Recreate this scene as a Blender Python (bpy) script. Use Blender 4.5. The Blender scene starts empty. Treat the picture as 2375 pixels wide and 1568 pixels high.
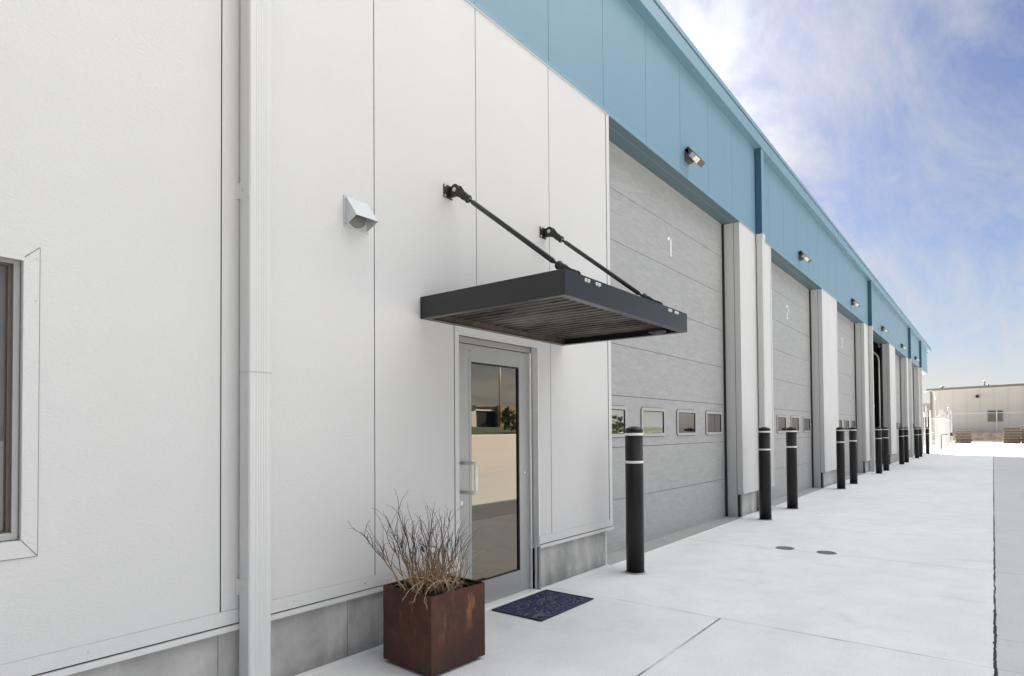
import bpy, bmesh, math, random
from mathutils import Vector, Matrix, noise
PI = math.pi
R = math.radians
sc = bpy.context.scene
col = sc.collection

# ------------------------------------------------------------------ camera
cam_d = bpy.data.cameras.new('camera'); cam = bpy.data.objects.new('camera', cam_d); col.objects.link(cam)
yaw, pitch, roll = R(51.976), R(1.161), R(-0.4)
fwd = Vector((math.sin(yaw)*math.cos(pitch), math.cos(yaw)*math.cos(pitch), math.sin(pitch)))
rgt = Vector((math.cos(yaw), -math.sin(yaw), 0)); upv = rgt.cross(fwd)
r2 = rgt*math.cos(roll) + upv*math.sin(roll); u2 = -rgt*math.sin(roll) + upv*math.cos(roll)
M = Matrix((r2, u2, -fwd)).transposed().to_4x4(); M.translation = Vector((0, -3.179, 1.418))
cam.matrix_world = M
cam_d.sensor_width = 36.0; cam_d.sensor_fit = 'HORIZONTAL'
cam_d.lens = 1425.58/2374*36.0
cam_d.shift_y = (970.25-784.0)/2374
cam_d.clip_start = 0.05; cam_d.clip_end = 3000
sc.camera = cam

# ------------------------------------------------------------------ sky and sun
SUN_EL, SUN_AZ = R(31.0), R(23.5)          # azimuth measured from +x towards +y
sdir = Vector((math.cos(SUN_EL)*math.cos(SUN_AZ), math.cos(SUN_EL)*math.sin(SUN_AZ), math.sin(SUN_EL)))
w = bpy.data.worlds.new('World'); sc.world = w; w.use_nodes = True
nt = w.node_tree; N = nt.nodes; L = nt.links; N.clear()
def wn(t, **k):
    n = N.new(t)
    for a, b in k.items(): setattr(n, a, b)
    return n
def wmath(op, a, b=None, c=None, clamp=False):
    n = wn('ShaderNodeMath', operation=op); n.use_clamp = clamp
    for i, v in enumerate((a, b, c)):
        if v is None: continue
        if hasattr(v, 'links') or hasattr(v, 'is_linked'): L.new(v, n.inputs[i])
        else: n.inputs[i].default_value = v
    return n.outputs[0]
out = wn('ShaderNodeOutputWorld'); bg = wn('ShaderNodeBackground'); bg.inputs[1].default_value = 0.05
sky = wn('ShaderNodeTexSky'); sky.sky_type = 'NISHITA'; sky.sun_disc = False
sky.sun_elevation = SUN_EL; sky.sun_rotation = PI/2 - SUN_AZ
sky.air_density = 1.0; sky.dust_density = 0.6; sky.ozone_density = 2.6; sky.altitude = 300
tc = wn('ShaderNodeTexCoord'); sep = wn('ShaderNodeSeparateXYZ'); L.new(tc.outputs['Generated'], sep.inputs[0])
dx, dy, dz = sep.outputs
zz = wmath('MAXIMUM', dz, 0.0)
den = wmath('ADD', zz, 0.16)
cx = wmath('DIVIDE', dx, den); cy = wmath('DIVIDE', dy, den)
cmb = wn('ShaderNodeCombineXYZ'); L.new(cx, cmb.inputs[0]); L.new(cy, cmb.inputs[1])
mp = wn('ShaderNodeMapping'); L.new(cmb.outputs[0], mp.inputs[0]); mp.inputs['Location'].default_value = (3.1, 1.7, 0); mp.inputs['Rotation'].default_value = (0, 0, R(25)); mp.inputs['Scale'].default_value = (0.8, 1.3, 1)
n1 = wn('ShaderNodeTexNoise'); n1.inputs['Scale'].default_value = 1.5; n1.inputs['Detail'].default_value = 12; n1.inputs['Roughness'].default_value = 0.6; n1.inputs['Distortion'].default_value = 0.30
L.new(mp.outputs[0], n1.inputs['Vector'])
n2 = wn('ShaderNodeTexNoise'); n2.inputs['Scale'].default_value = 2.7; n2.inputs['Detail'].default_value = 7; n2.inputs['Roughness'].default_value = 0.66; n2.inputs['Distortion'].default_value = 0.5
mp2 = wn('ShaderNodeMapping'); L.new(cmb.outputs[0], mp2.inputs[0]); mp2.inputs['Rotation'].default_value = (0, 0, R(-35)); mp2.inputs['Scale'].default_value = (0.35, 1.3, 1)
L.new(mp2.outputs[0], n2.inputs['Vector'])
# closeness to the sun and to an added overhead bright patch filling shade
dot = wn('ShaderNodeVectorMath', operation='DOT_PRODUCT'); L.new(tc.outputs['Generated'], dot.inputs[0]); dot.inputs[1].default_value = sdir
sd = wmath('MAXIMUM', dot.outputs['Value'], 0.0)
g1 = wmath('POWER', sd, 22.0); g2 = wmath('POWER', sd, 90.0)
dotb = wn('ShaderNodeVectorMath', operation='DOT_PRODUCT'); L.new(tc.outputs['Generated'], dotb.inputs[0]); dotb.inputs[1].default_value = Vector((0.22, -0.34, 0.91)).normalized()
fill_cap = wmath('MULTIPLY_ADD', dotb.outputs['Value'], 4.2, -2.8, clamp=True)
# thick cloud: noise + glow near the sun, plus added out-of-view patches
a = wmath('MULTIPLY_ADD', n1.outputs['Fac'], 3.8, -2.05)
a = wmath('MULTIPLY_ADD', g1, 1.02, a)
a = wmath('MULTIPLY_ADD', fill_cap, 0.9, a)
front = wmath('MULTIPLY_ADD', dy, -1.5, -0.15, clamp=True)  # added unseen cloud on the open side, brightens wall and reflections
a = wmath('MULTIPLY_ADD', front, 0.55, a)
thick = wmath('ADD', a, 0.0, clamp=True)
thin = wmath('MULTIPLY_ADD', n2.outputs['Fac'], 2.5, -1.10, clamp=True)
hor = wmath('SUBTRACT', 1.0, zz); hor = wmath('POWER', hor, 7.0)
thin = wmath('MULTIPLY', thin, 0.75)
lp = wmath('MAXIMUM', thick, thin); lp = wmath('MULTIPLY_ADD', hor, 0.85, lp, clamp=True)
# cloud brightness, the added overhead patch strongest
cb = wmath('MULTIPLY_ADD', hor, 0.7, 3.9); cb = wmath('MULTIPLY_ADD', wmath('MULTIPLY', g1, n1.outputs['Fac']), 3.4, cb); cb = wmath('MULTIPLY_ADD', g2, 4.0, cb); cb = wmath('MULTIPLY_ADD', fill_cap, 14.8, cb)
ccol = wn('ShaderNodeCombineColor')
L.new(wmath('MULTIPLY', cb, 1.0), ccol.inputs[0]); L.new(cb, ccol.inputs[1]); L.new(wmath('MULTIPLY', cb, 1.0), ccol.inputs[2])
tint = wn('ShaderNodeMixRGB', blend_type='MULTIPLY'); tint.inputs[0].default_value = 1; tint.inputs[2].default_value = (0.385, 0.405, 0.49, 1)
L.new(sky.outputs[0], tint.inputs[1])
mx = wn('ShaderNodeMixRGB'); L.new(lp, mx.inputs[0]); L.new(tint.outputs[0], mx.inputs[1]); L.new(ccol.outputs[0], mx.inputs[2])
dk = wn('ShaderNodeMapRange'); L.new(dx, dk.inputs[0]); dk.inputs[1].default_value = -0.8; dk.inputs[2].default_value = 0.25; dk.inputs[3].default_value = 0.38; dk.inputs[4].default_value = 1.0  # sky dimmed on the left so left-facing surfaces fall darker
dm = wn('ShaderNodeVectorMath', operation='SCALE'); L.new(mx.outputs[0], dm.inputs[0]); L.new(dk.outputs[0], dm.inputs['Scale'])
L.new(dm.outputs[0], bg.inputs[0]); L.new(bg.outputs[0], out.inputs[0])

sl = bpy.data.lights.new('sun', 'SUN'); sl.energy = 5.0; sl.angle = R(0.5); sl.color = (1.0, 0.95, 0.87)
so = bpy.data.objects.new('sun', sl); col.objects.link(so); so.rotation_euler = sdir.to_track_quat('Z', 'Y').to_euler(); so.location = (10, 10, 20)
sc.view_settings.view_transform = 'Standard'; sc.view_settings.look = 'None'
sc.view_settings.exposure = 1.8; sc.view_settings.gamma = 1
sc.render.engine = 'CYCLES'
sc.cycles.max_bounces = 8; sc.cycles.diffuse_bounces = 5
try: sc.cycles.use_denoising = True
except Exception: pass

# ------------------------------------------------------------------ materials
class Mat:
    def __init__(s, name, color=(.5, .5, .5), rough=.5, metal=0., ior=1.5, spec=None):
        s.m = bpy.data.materials.new(name); s.m.use_nodes = True
        s.t = s.m.node_tree; s.N = s.t.nodes; s.L = s.t.links
        s.b = s.N['Principled BSDF']
        s.set('Base Color', (*color, 1)); s.set('Roughness', rough); s.set('Metallic', metal); s.set('IOR', ior)
        if spec is not None: s.set('Specular IOR Level', spec)
        s.tc = None
    def set(s, k, v):
        if k in s.b.inputs: s.b.inputs[k].default_value = v
    def n(s, t, **k):
        x = s.N.new(t)
        for a, b in k.items(): setattr(x, a, b)
        return x
    def link(s, v, inp):
        if hasattr(v, 'is_linked'): s.L.new(v, inp)
        else:
            inp.default_value = v
    def obj(s):
        if not s.tc: s.tc = s.n('ShaderNodeTexCoord')
        return s.tc.outputs['Object']
    def mapping(s, scale=(1, 1, 1), rot=(0, 0, 0), loc=(0, 0, 0), vec=None):
        m = s.n('ShaderNodeMapping'); s.L.new(vec or s.obj(), m.inputs[0])
        m.inputs['Scale'].default_value = scale; m.inputs['Rotation'].default_value = rot; m.inputs['Location'].default_value = loc
        return m.outputs[0]
    def noise(s, scale, detail=4, rough=.5, vec=None, dist=0.):
        x = s.n('ShaderNodeTexNoise'); s.L.new(vec or s.obj(), x.inputs['Vector'])
        x.inputs['Scale'].default_value = scale; x.inputs['Detail'].default_value = detail
        x.inputs['Roughness'].default_value = rough; x.inputs['Distortion'].default_value = dist
        return x.outputs['Fac']
    def voro(s, scale, vec=None, feature='F1', rand=1.):
        x = s.n('ShaderNodeTexVoronoi', feature=feature); s.L.new(vec or s.obj(), x.inputs['Vector']); x.inputs['Scale'].default_value = scale
        x.inputs['Randomness'].default_value = rand
        return x.outputs['Distance']
    def math(s, op, a, b=None, c=None, clamp=False):
        x = s.n('ShaderNodeMath', operation=op); x.use_clamp = clamp
        for i, v in enumerate((a, b, c)):
            if v is not None: s.link(v, x.inputs[i])
        return x.outputs[0]
    def ramp(s, fac, stops):
        x = s.n('ShaderNodeValToRGB'); s.link(fac, x.inputs[0]); cr = x.color_ramp
        while len(cr.elements) < len(stops): cr.elements.new(.5)
        for e, (p, c) in zip(cr.elements, stops):
            e.position = p; e.color = (*c, 1) if isinstance(c, tuple) else (c, c, c, 1)
        return x.outputs[0]
    def mix(s, fac, a, b, mode='MIX'):
        x = s.n('ShaderNodeMixRGB', blend_type=mode); s.link(fac, x.inputs[0])
        for v, i in ((a, 1), (b, 2)):
            if isinstance(v, tuple): x.inputs[i].default_value = (*v, 1) if len(v) == 3 else v
            else: s.L.new(v, x.inputs[i])
        return x.outputs[0]
    def base(s, c): s.L.new(c, s.b.inputs['Base Color'])
    def rough(s, c): s.L.new(c, s.b.inputs['Roughness'])
    def bump(s, h, strength=.3, dist=.01):
        x = s.n('ShaderNodeBump'); s.L.new(h, x.inputs['Height']); x.inputs['Strength'].default_value = strength; x.inputs['Distance'].default_value = dist
        s.L.new(x.outputs[0], s.b.inputs['Normal'])
    def xyz(s, vec=None):
        x = s.n('ShaderNodeSeparateXYZ'); s.L.new(vec or s.obj(), x.inputs[0]); return x.outputs

def flat(name, c, rough=.5, metal=0., var=.06, scale=6., spec=None):
    m = Mat(name, c, rough, metal, spec=spec)
    f = m.noise(scale, 5, .6)
    m.base(m.mix(f, tuple(max(0, x*(1-var)) for x in c), tuple(min(1, x*(1+var)) for x in c)))
    m.rough(m.math('MULTIPLY_ADD', m.noise(scale*3, 3), .12, rough-.06))
    return m.m

# white embossed metal panel
m = Mat('white_embossed_panel', rough=.42, spec=.35)
v = m.mapping((1, 1, 1.9))
f = m.noise(1.3, 4, .6); st = m.noise(3.0, 6, .7, m.mapping((1, 1, .12)))
c = m.mix(f, (.60, .60, .598), (.65, .65, .648))
c = m.mix(m.math('MULTIPLY', m.ramp(st, [(.52, 0.), (.75, 1.)]), .10), c, (.62, .61, .58))
m.base(c)
em = m.noise(48, 3, .55, v, .9)
m.bump(em, .5, .0048)
WHITE = m.m
# smooth white trim
m = Mat('white_trim_paint', rough=.38, spec=.4)
f = m.noise(2.5, 5, .6); m.base(m.mix(f, (.60, .60, .597), (.65, .65, .647)))
TRIM = m.m
TRIMSHADE = flat('grey_white_joint_trim', (.60, .60, .59), .45)
GAP = flat('dark_joint_gap', (.03, .03, .032), .7)
# blue panel
m = Mat('blue_painted_panel', rough=.42, spec=.35)
f = m.noise(1.1, 5, .6); st = m.noise(4, 5, .6, m.mapping((1, 1, .1)))
c = m.mix(f, (.155, .27, .355), (.18, .30, .385)); c = m.mix(m.math('MULTIPLY', m.ramp(st, [(.5, 0.), (.8, 1.)]), .15), c, (.15, .26, .32))
m.base(c); m.bump(m.noise(48, 3, .55, m.mapping((1, 1, 1.9)), .9), .3, .002)
BLUE = m.m
BLUETRIM = flat('blue_trim_paint', (.17, .295, .37), .38, var=.05, scale=2)
BLUEDARK = flat('dark_blue_spout_shade_and_fixings', (.05, .115, .19), .35, var=.08, scale=2)  # downspout sides with shade put into the colour; also screws, gutter seams
BLUESHADE = flat('blue_soffit_shade_tone', (.10, .16, .18), .5, var=.08, scale=2)  # trim blue made darker, soffit shade put into the colour
# overhead door: grey with a streaky embossed grain
m = Mat('grey_streaky_door_skin', rough=.45, spec=.4)
v = m.mapping((1, 1, 5.0), rot=(0, R(7), 0))
f = m.noise(3.6, 7, .62, v, 1.1); f2 = m.noise(1.0, 3)
c = m.mix(m.ramp(f, [(.40, 0.), (.74, 1.)]), (.315, .318, .322), (.435, .435, .43)); c = m.mix(m.math('MULTIPLY', f2, .6), c, (.36, .362, .365)); m.base(c)
m.bump(m.noise(30, 4, .6, m.mapping((.35, 1, 1.6)), .6), .22, .003)
DOORSKIN = m.m
DOORFRAME = flat('grey_window_frame_plastic', (.40, .40, .40), .45, scale=4)
# plinth concrete
m = Mat('stained_foundation_concrete', rough=.85, spec=.25)
f = m.noise(2.2, 7, .65); st = m.noise(5, 6, .65, m.mapping((1, 1, .28))); fi = m.noise(70, 3, .6)
zc = m.xyz()[2]
c = m.mix(m.ramp(f, [(.3, 0.), (.7, 1.)]), (.27, .27, .268), (.50, .497, .49))
c = m.mix(m.math('MULTIPLY', m.ramp(st, [(.48, 0.), (.66, 1.)]), .6), c, (.62, .615, .60))
low_dark = m.math('MULTIPLY', m.ramp(m.math('MULTIPLY_ADD', f, .2, zc), [(.10, 1.), (.20, 0.)]), .5)  # darker towards the bottom, edge broken by noise
c = m.mix(low_dark, c, (.15, .15, .15))
pits = m.ramp(m.voro(26), [(.035, 1.), (.06, 0.)]); c = m.mix(m.math('MULTIPLY', pits, .5), c, (.1, .1, .1))
m.base(c); m.bump(m.math('ADD', f, m.math('MULTIPLY', fi, .3)), .25, .01)
PLINTH = m.m
# pavement
m = Mat('pavement_concrete', rough=.8, spec=.25)
px, py, pz = m.xyz()
f = m.noise(.55, 6, .6); f1 = m.noise(3.2, 6, .62); fi = m.noise(95, 3, .6)
br = m.noise(1, 5, .65, m.mapping((3.0, 48, 1)))
old = m.math('LESS_THAN', py, -3.168)
near = m.math('LESS_THAN', px, 4.62)
cn = m.mix(f, (.76, .76, .757), (.84, .84, .835)); co = m.mix(f, (.53, .53, .528), (.63, .63, .626))
c = m.mix(old, cn, co)
c = m.mix(m.math('MULTIPLY', near, .05), c, (.52, .52, .52))
c = m.mix(m.math('MULTIPLY', m.ramp(f1, [(.40, 1.), (.60, 0.)]), .11), c, (.38, .375, .365))
c = m.mix(m.math('MULTIPLY', m.ramp(br, [(.45, 0.), (.75, 1.)]), .07), c, (.35, .35, .35))
stn = m.ramp(m.noise(2.6, 8, .7, m.mapping((1, .6, 1), loc=(4, 2, 0))), [(.56, 0.), (.72, 1.)]); c = m.mix(m.math('MULTIPLY', stn, .24), c, (.30, .295, .28))
bl = m.ramp(m.noise(1.3, 3, .5, m.mapping((.35, 1, 1))), [(.45, 0.), (.80, 1.)])
c = m.mix(m.math('MULTIPLY', bl, .16), c, (.40, .398, .39))
spk = m.ramp(m.voro(7.5), [(.012, 1.), (.028, 0.)]); c = m.mix(m.math('MULTIPLY', spk, .75), c, (.10, .09, .08)); c = m.mix(m.math('MULTIPLY', m.ramp(fi, [(.35, 1.), (.6, 0.)]), .16), c, (.3, .3, .3))
# saw cuts and cold joints
wob = m.math('MULTIPLY_ADD', m.noise(2.2, 5, .6), .05, -.025); wob2 = m.math('MULTIPLY_ADD', m.noise(9, 5, .7), .03, -.015)
def line(coord, pos, w, wb=0.):
    d = m.math('SUBTRACT', coord, pos)
    if wb: d = m.math('MULTIPLY_ADD', wob, wb, d)
    return m.ramp(m.math('ABSOLUTE', d), [(w*.45, 1.), (w, 0.)])
J = None
def addl(x):
    global J
    J = x if J is None else m.math('MAXIMUM', J, x)
breakup = m.ramp(m.noise(1.7, 4, .7), [(.36, .25), (.55, 1.)])
for xp in (7.70, 10.90, 14.03, 17.1, 20.2, 23.3, 26.3, 29.4, 32.5, 35.6, 38.6, 41.7):
    addl(line(px, xp, .006, .10))
addl(m.math('MULTIPLY', line(px, 4.62, .012, .25), m.ramp(m.noise(1.1, 3, .5), [(.38, .12), (.6, .8)])))
addl(m.math('MULTIPLY', line(px, 5.28, .010, .2), m.math('LESS_THAN', py, -3.16)))
addl(m.math('MULTIPLY', line(py, -1.54, .011, .2), near))
J = m.math('MULTIPLY', J, breakup)
c = m.mix(m.math('MULTIPLY', J, .75), c, (.08, .08, .08))
dl = m.math('ADD', m.math('ADD', py, 3.165), m.math('MULTIPLY_ADD', wob, .35, wob2))
lw = m.math('MULTIPLY_ADD', m.noise(2.6, 5, .7), .022, -.004)
long_ = m.math('GREATER_THAN', lw, m.math('ABSOLUTE', dl))
c = m.mix(long_, c, m.mix(m.noise(14, 5, .7), (.01, .01, .01), (.055, .053, .05)))
m.base(c)
h = m.math('ADD', m.math('MULTIPLY', f1, .4), m.math('MULTIPLY', fi, .12)); h = m.math('SUBTRACT', h, m.math('MULTIPLY', m.math('MAXIMUM', J, long_), .9))
m.bump(h, .3, .008)
PAVE = m.m
m = Mat('lot_concrete', rough=.85, spec=.2); f = m.noise(.2, 6, .6); m.base(m.mix(f, (.54, .52, .49), (.64, .62, .58))); LOT = m.m
SILL = flat('door_sill_concrete', (.36, .358, .35), .85, var=.2, scale=3)
CAULK = flat('white_caulk', (.78, .78, .77), .6)
GRASS = flat('lawn_grass', (.04, .062, .018), .9, var=.35, scale=3)
BLACKMET = Mat('black_powder_coated_steel', (.0105, .0105, .011), .30, spec=.6).m
BLACKROUGH = flat('black_cast_fitting', (.022, .020, .019), .5, var=.3, scale=40)
# underside slats: brown-black with dull streaks
m = Mat('weathered_slat_steel', rough=.42, spec=.5); f = m.noise(2.6, 6, .65, m.mapping((1, .5, 1)))
m.base(m.mix(m.ramp(f, [(.35, 0.), (.7, 1.)]), (.030, .026, .023), (.25, .225, .19))); SLAT = m.m
m = Mat('rust_streaked_ledger', rough=.6); st = m.noise(9, 6, .7, m.mapping((1, 1, .15)))
m.base(m.mix(m.ramp(st, [(.4, 0.), (.65, 1.)]), (.055, .04, .03), (.12, .085, .06))); LEDGER = m.m
ZINC = flat('zinc_plated_steel', (.62, .62, .62), .28, metal=.85, var=.1, scale=30)
GALV = flat('galvanised_sheet', (.60, .62, .63), .42, metal=.35, var=.12, scale=14)
ALU = flat('grey_anodised_aluminium', (.37, .375, .38), .34, metal=.25, var=.05, scale=3)
ALUD = flat('dark_bronze_aluminium', (.16, .155, .15), .4, metal=.2, var=.08, scale=3)  # darker aluminium for the hinge side jamb and casing mitres
ALUB = flat('bright_aluminium', (.80, .80, .795), .3, metal=.15, var=.05, scale=8)
BRONZE = flat('brown_gasket', (.11, .09, .065), .6, var=.3, scale=20)
RUBBER = flat('black_rubber_seal', (.012, .012, .012), .6)
INTER = flat('dark_interior', (.02, .02, .022), .9)
INTW = flat('interior_wall', (.25, .25, .25), .9)
TRACK = flat('galvanised_door_track', (.55, .55, .54), .4, metal=.3)
MIDSTEEL = flat('mill_steel', (.30, .29, .28), .45, metal=.4)
def glass(name, colr, ior, wav, tint=(1, 1, 1)):
    m = Mat(name, colr, .008, 0., ior=ior)
    m.set('Specular Tint', (*tint, 1))
    m.bump(m.noise(wav[0], 2, .5, m.mapping((1, 1, .5))), wav[1], wav[2])
    return m.m
GLASS = glass('bronze_tinted_door_glass', (.004, .005, .007), 2.9, (3.0, .03, .01), (1, .88, .72))
GLASSW = glass('double_window_glass', (.012, .013, .014), 6.5, (5, .05, .01), (1, .97, .90))
GLASSL = glass('office_window_glass', (.13, .13, .128), 1.6, (1, .01, .01))
# corten planter
m = Mat('rusted_weathering_steel', rough=.62, spec=.35)
f = m.noise(7, 7, .7); f2 = m.noise(1.6, 5, .6); st = m.noise(7, 6, .7, m.mapping((1, 1, .25), loc=(.37, .21, 0))); gr = m.noise(120, 2, .6)
zc = m.xyz()[2]
c = m.mix(m.ramp(f, [(.3, 0.), (.75, 1.)]), (.036, .014, .009), (.125, .045, .025))
c = m.mix(m.math('MULTIPLY', m.ramp(f2, [(.42, 0.), (.62, 1.)]), .6), c, (.016, .008, .006))
upm = m.ramp(zc, [(.16, 0.), (.36, 1.)])
c = m.mix(m.math('MULTIPLY', m.math('MULTIPLY', m.ramp(st, [(.575, 0.), (.68, 1.)]), upm), .75), c, (.36, .135, .05))
m.base(c); m.rough(m.math('MULTIPLY_ADD', f, .35, .42)); m.bump(m.math('ADD', f, m.math('MULTIPLY', gr, .5)), .5, .004)
CORTEN = m.m
SOIL = flat('dark_potting_soil', (.018, .013, .010), .95, var=.5, scale=60)
m = Mat('dry_twig_bark', rough=.8); zc = m.xyz()[2]; f = m.noise(25, 4, .6)
c = m.mix(m.ramp(m.math('MULTIPLY_ADD', f, .16, zc), [(.17, 0.), (.40, 1.)]), (.40, .27, .155), (.060, .045, .036)); m.base(m.mix(m.math('MULTIPLY', f, .5), c, (.16, .10, .06))); TWIG = m.m
STRAW = flat('pale_dry_stem', (.50, .37, .235), .8, var=.4, scale=30)
LEAF = flat('dry_curled_leaf', (.22, .13, .07), .85, var=.5, scale=40)
# mat
m = Mat('navy_moulded_rubber', rough=.5, spec=.45)
wv = m.n('ShaderNodeTexNoise'); m.L.new(m.obj(), wv.inputs['Vector']); wv.inputs['Scale'].default_value = 6.5; wv.inputs['Detail'].default_value = 1
add = m.n('ShaderNodeVectorMath', operation='MULTIPLY_ADD'); m.L.new(wv.outputs['Color'], add.inputs[0]); add.inputs[1].default_value = (.16, .16, 0); m.L.new(m.obj(), add.inputs[2])
vv = m.mapping((1.5, 4.0, 1), vec=add.outputs[0], rot=(0, 0, R(-12)))
d = m.voro(6.2, vv, 'DISTANCE_TO_EDGE')
hgt = m.ramp(d, [(.02, 0.), (.16, .85), (.4, 1.)])
dust = m.noise(30, 4, .7)
c = m.mix(m.ramp(d, [(.02, 0.), (.09, 1.)]), m.mix(dust, (.05, .055, .075), (.15, .155, .18)), (.003, .006, .085)); c = m.mix(m.math('MULTIPLY', m.ramp(m.voro(28), [(.05, 1.), (.08, 0.)]), .75), c, (.45, .45, .45))
m.base(c); m.bump(hgt, 1.0, .03); MATM = m.m
MATRIM = flat('navy_rubber_rim', (.004, .007, .045), .45, var=.3, scale=20)
m = Mat('cast_iron_lid', rough=.6); d = m.voro(60); m.base(m.mix(m.ramp(d, [(.25, 0.), (.45, 1.)]), (.34, .335, .33), (.09, .09, .09))); m.bump(d, .6, .004); IRON = m.m
m = Mat('black_bollard_sleeve', rough=.33, spec=.36); f = m.noise(4, 5, .6)
m.base(m.mix(f, (.003, .003, .0035), (.009, .0085, .0085))); m.rough(m.math('MULTIPLY_ADD', m.noise(9, 5, .7), .18, .24)); BOLL = m.m
REFL = flat('white_reflective_band', (.80, .80, .80), .4)
LAMPB = flat('dark_bronze_housing', (.10, .085, .075), .45, var=.2, scale=20)
LENS = flat('clear_prism_lens', (.55, .58, .62), .15, var=.2, scale=40)
m = Mat('led_array', (.9, .8, .6), .4); e = m.ramp(m.n('ShaderNodeTexWave').outputs['Fac'] if False else m.noise(40, 2), [(.3, (.8, .55, .3)), (.7, (1., .85, .6))]); m.L.new(e, m.b.inputs['Emission Color']); m.set('Emission Strength', .13); LED = m.m
m = Mat('tan_ribbed_metal', rough=.6); px, py, pz = m.xyz()
rib = m.math('SINE', m.math('MULTIPLY', py, 2*PI/1.2)); f = m.noise(.3, 5, .6)
c = m.mix(f, (.74, .71, .67), (.80, .77, .73)); c = m.mix(m.math('MULTIPLY', m.ramp(rib, [(.70, 0.), (1., 1.)]), .12), c, (.38, .36, .33)); m.base(c); TAN = m.m
TANTRIM = flat('brown_grey_roof_trim', (.27, .24, .21), .5)
DARKW = flat('black_box_paint', (.02, .018, .018), .5)
DCLAD = flat('charcoal_cladding', (.02, .022, .028), .4)
STONE = flat('tan_ledge_stone', (.36, .24, .14), .9, var=.4, scale=8)
GSIDE = flat('grey_lap_siding', (.20, .20, .21), .7)
WPAINT = flat('white_fence_paint', (.74, .73, .71), .5)
GWIRE = flat('galvanised_wire', (.62, .61, .59), .5, metal=.2)
WOOD = flat('weathered_pallet_wood', (.60, .47, .34), .85, var=.3, scale=14)
WOODG = flat('grey_pallet_wood', (.42, .38, .34), .85, var=.3, scale=14)
m = Mat('tan_riprap', rough=.9); d = m.voro(2.4, feature='F1'); vc = m.n('ShaderNodeTexVoronoi'); m.L.new(m.obj(), vc.inputs['Vector']); vc.inputs['Scale'].default_value = 2.4
c = m.mix(m.ramp(d, [(.2, 0.), (.5, 1.)]), m.mix(m.n('ShaderNodeRGBToBW').outputs[0] if False else m.noise(3, 2), (.34, .26, .19), (.66, .54, .42)), (.16, .11, .08)); c = m.mix(.62, c, (.55, .43, .31)); m.base(c); m.bump(m.math('SUBTRACT', 1., d), .8, .1); ROCK = m.m
FOLI = flat('tree_foliage', (.08, .10, .035), .8, var=.5, scale=4)
BARK = flat('tree_bark', (.12, .09, .07), .9)
RUSTBOX = flat('brown_container_paint', (.16, .09, .055), .6, var=.2, scale=2)
REDP = flat('red_paint', (.45, .04, .03), .5)

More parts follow.
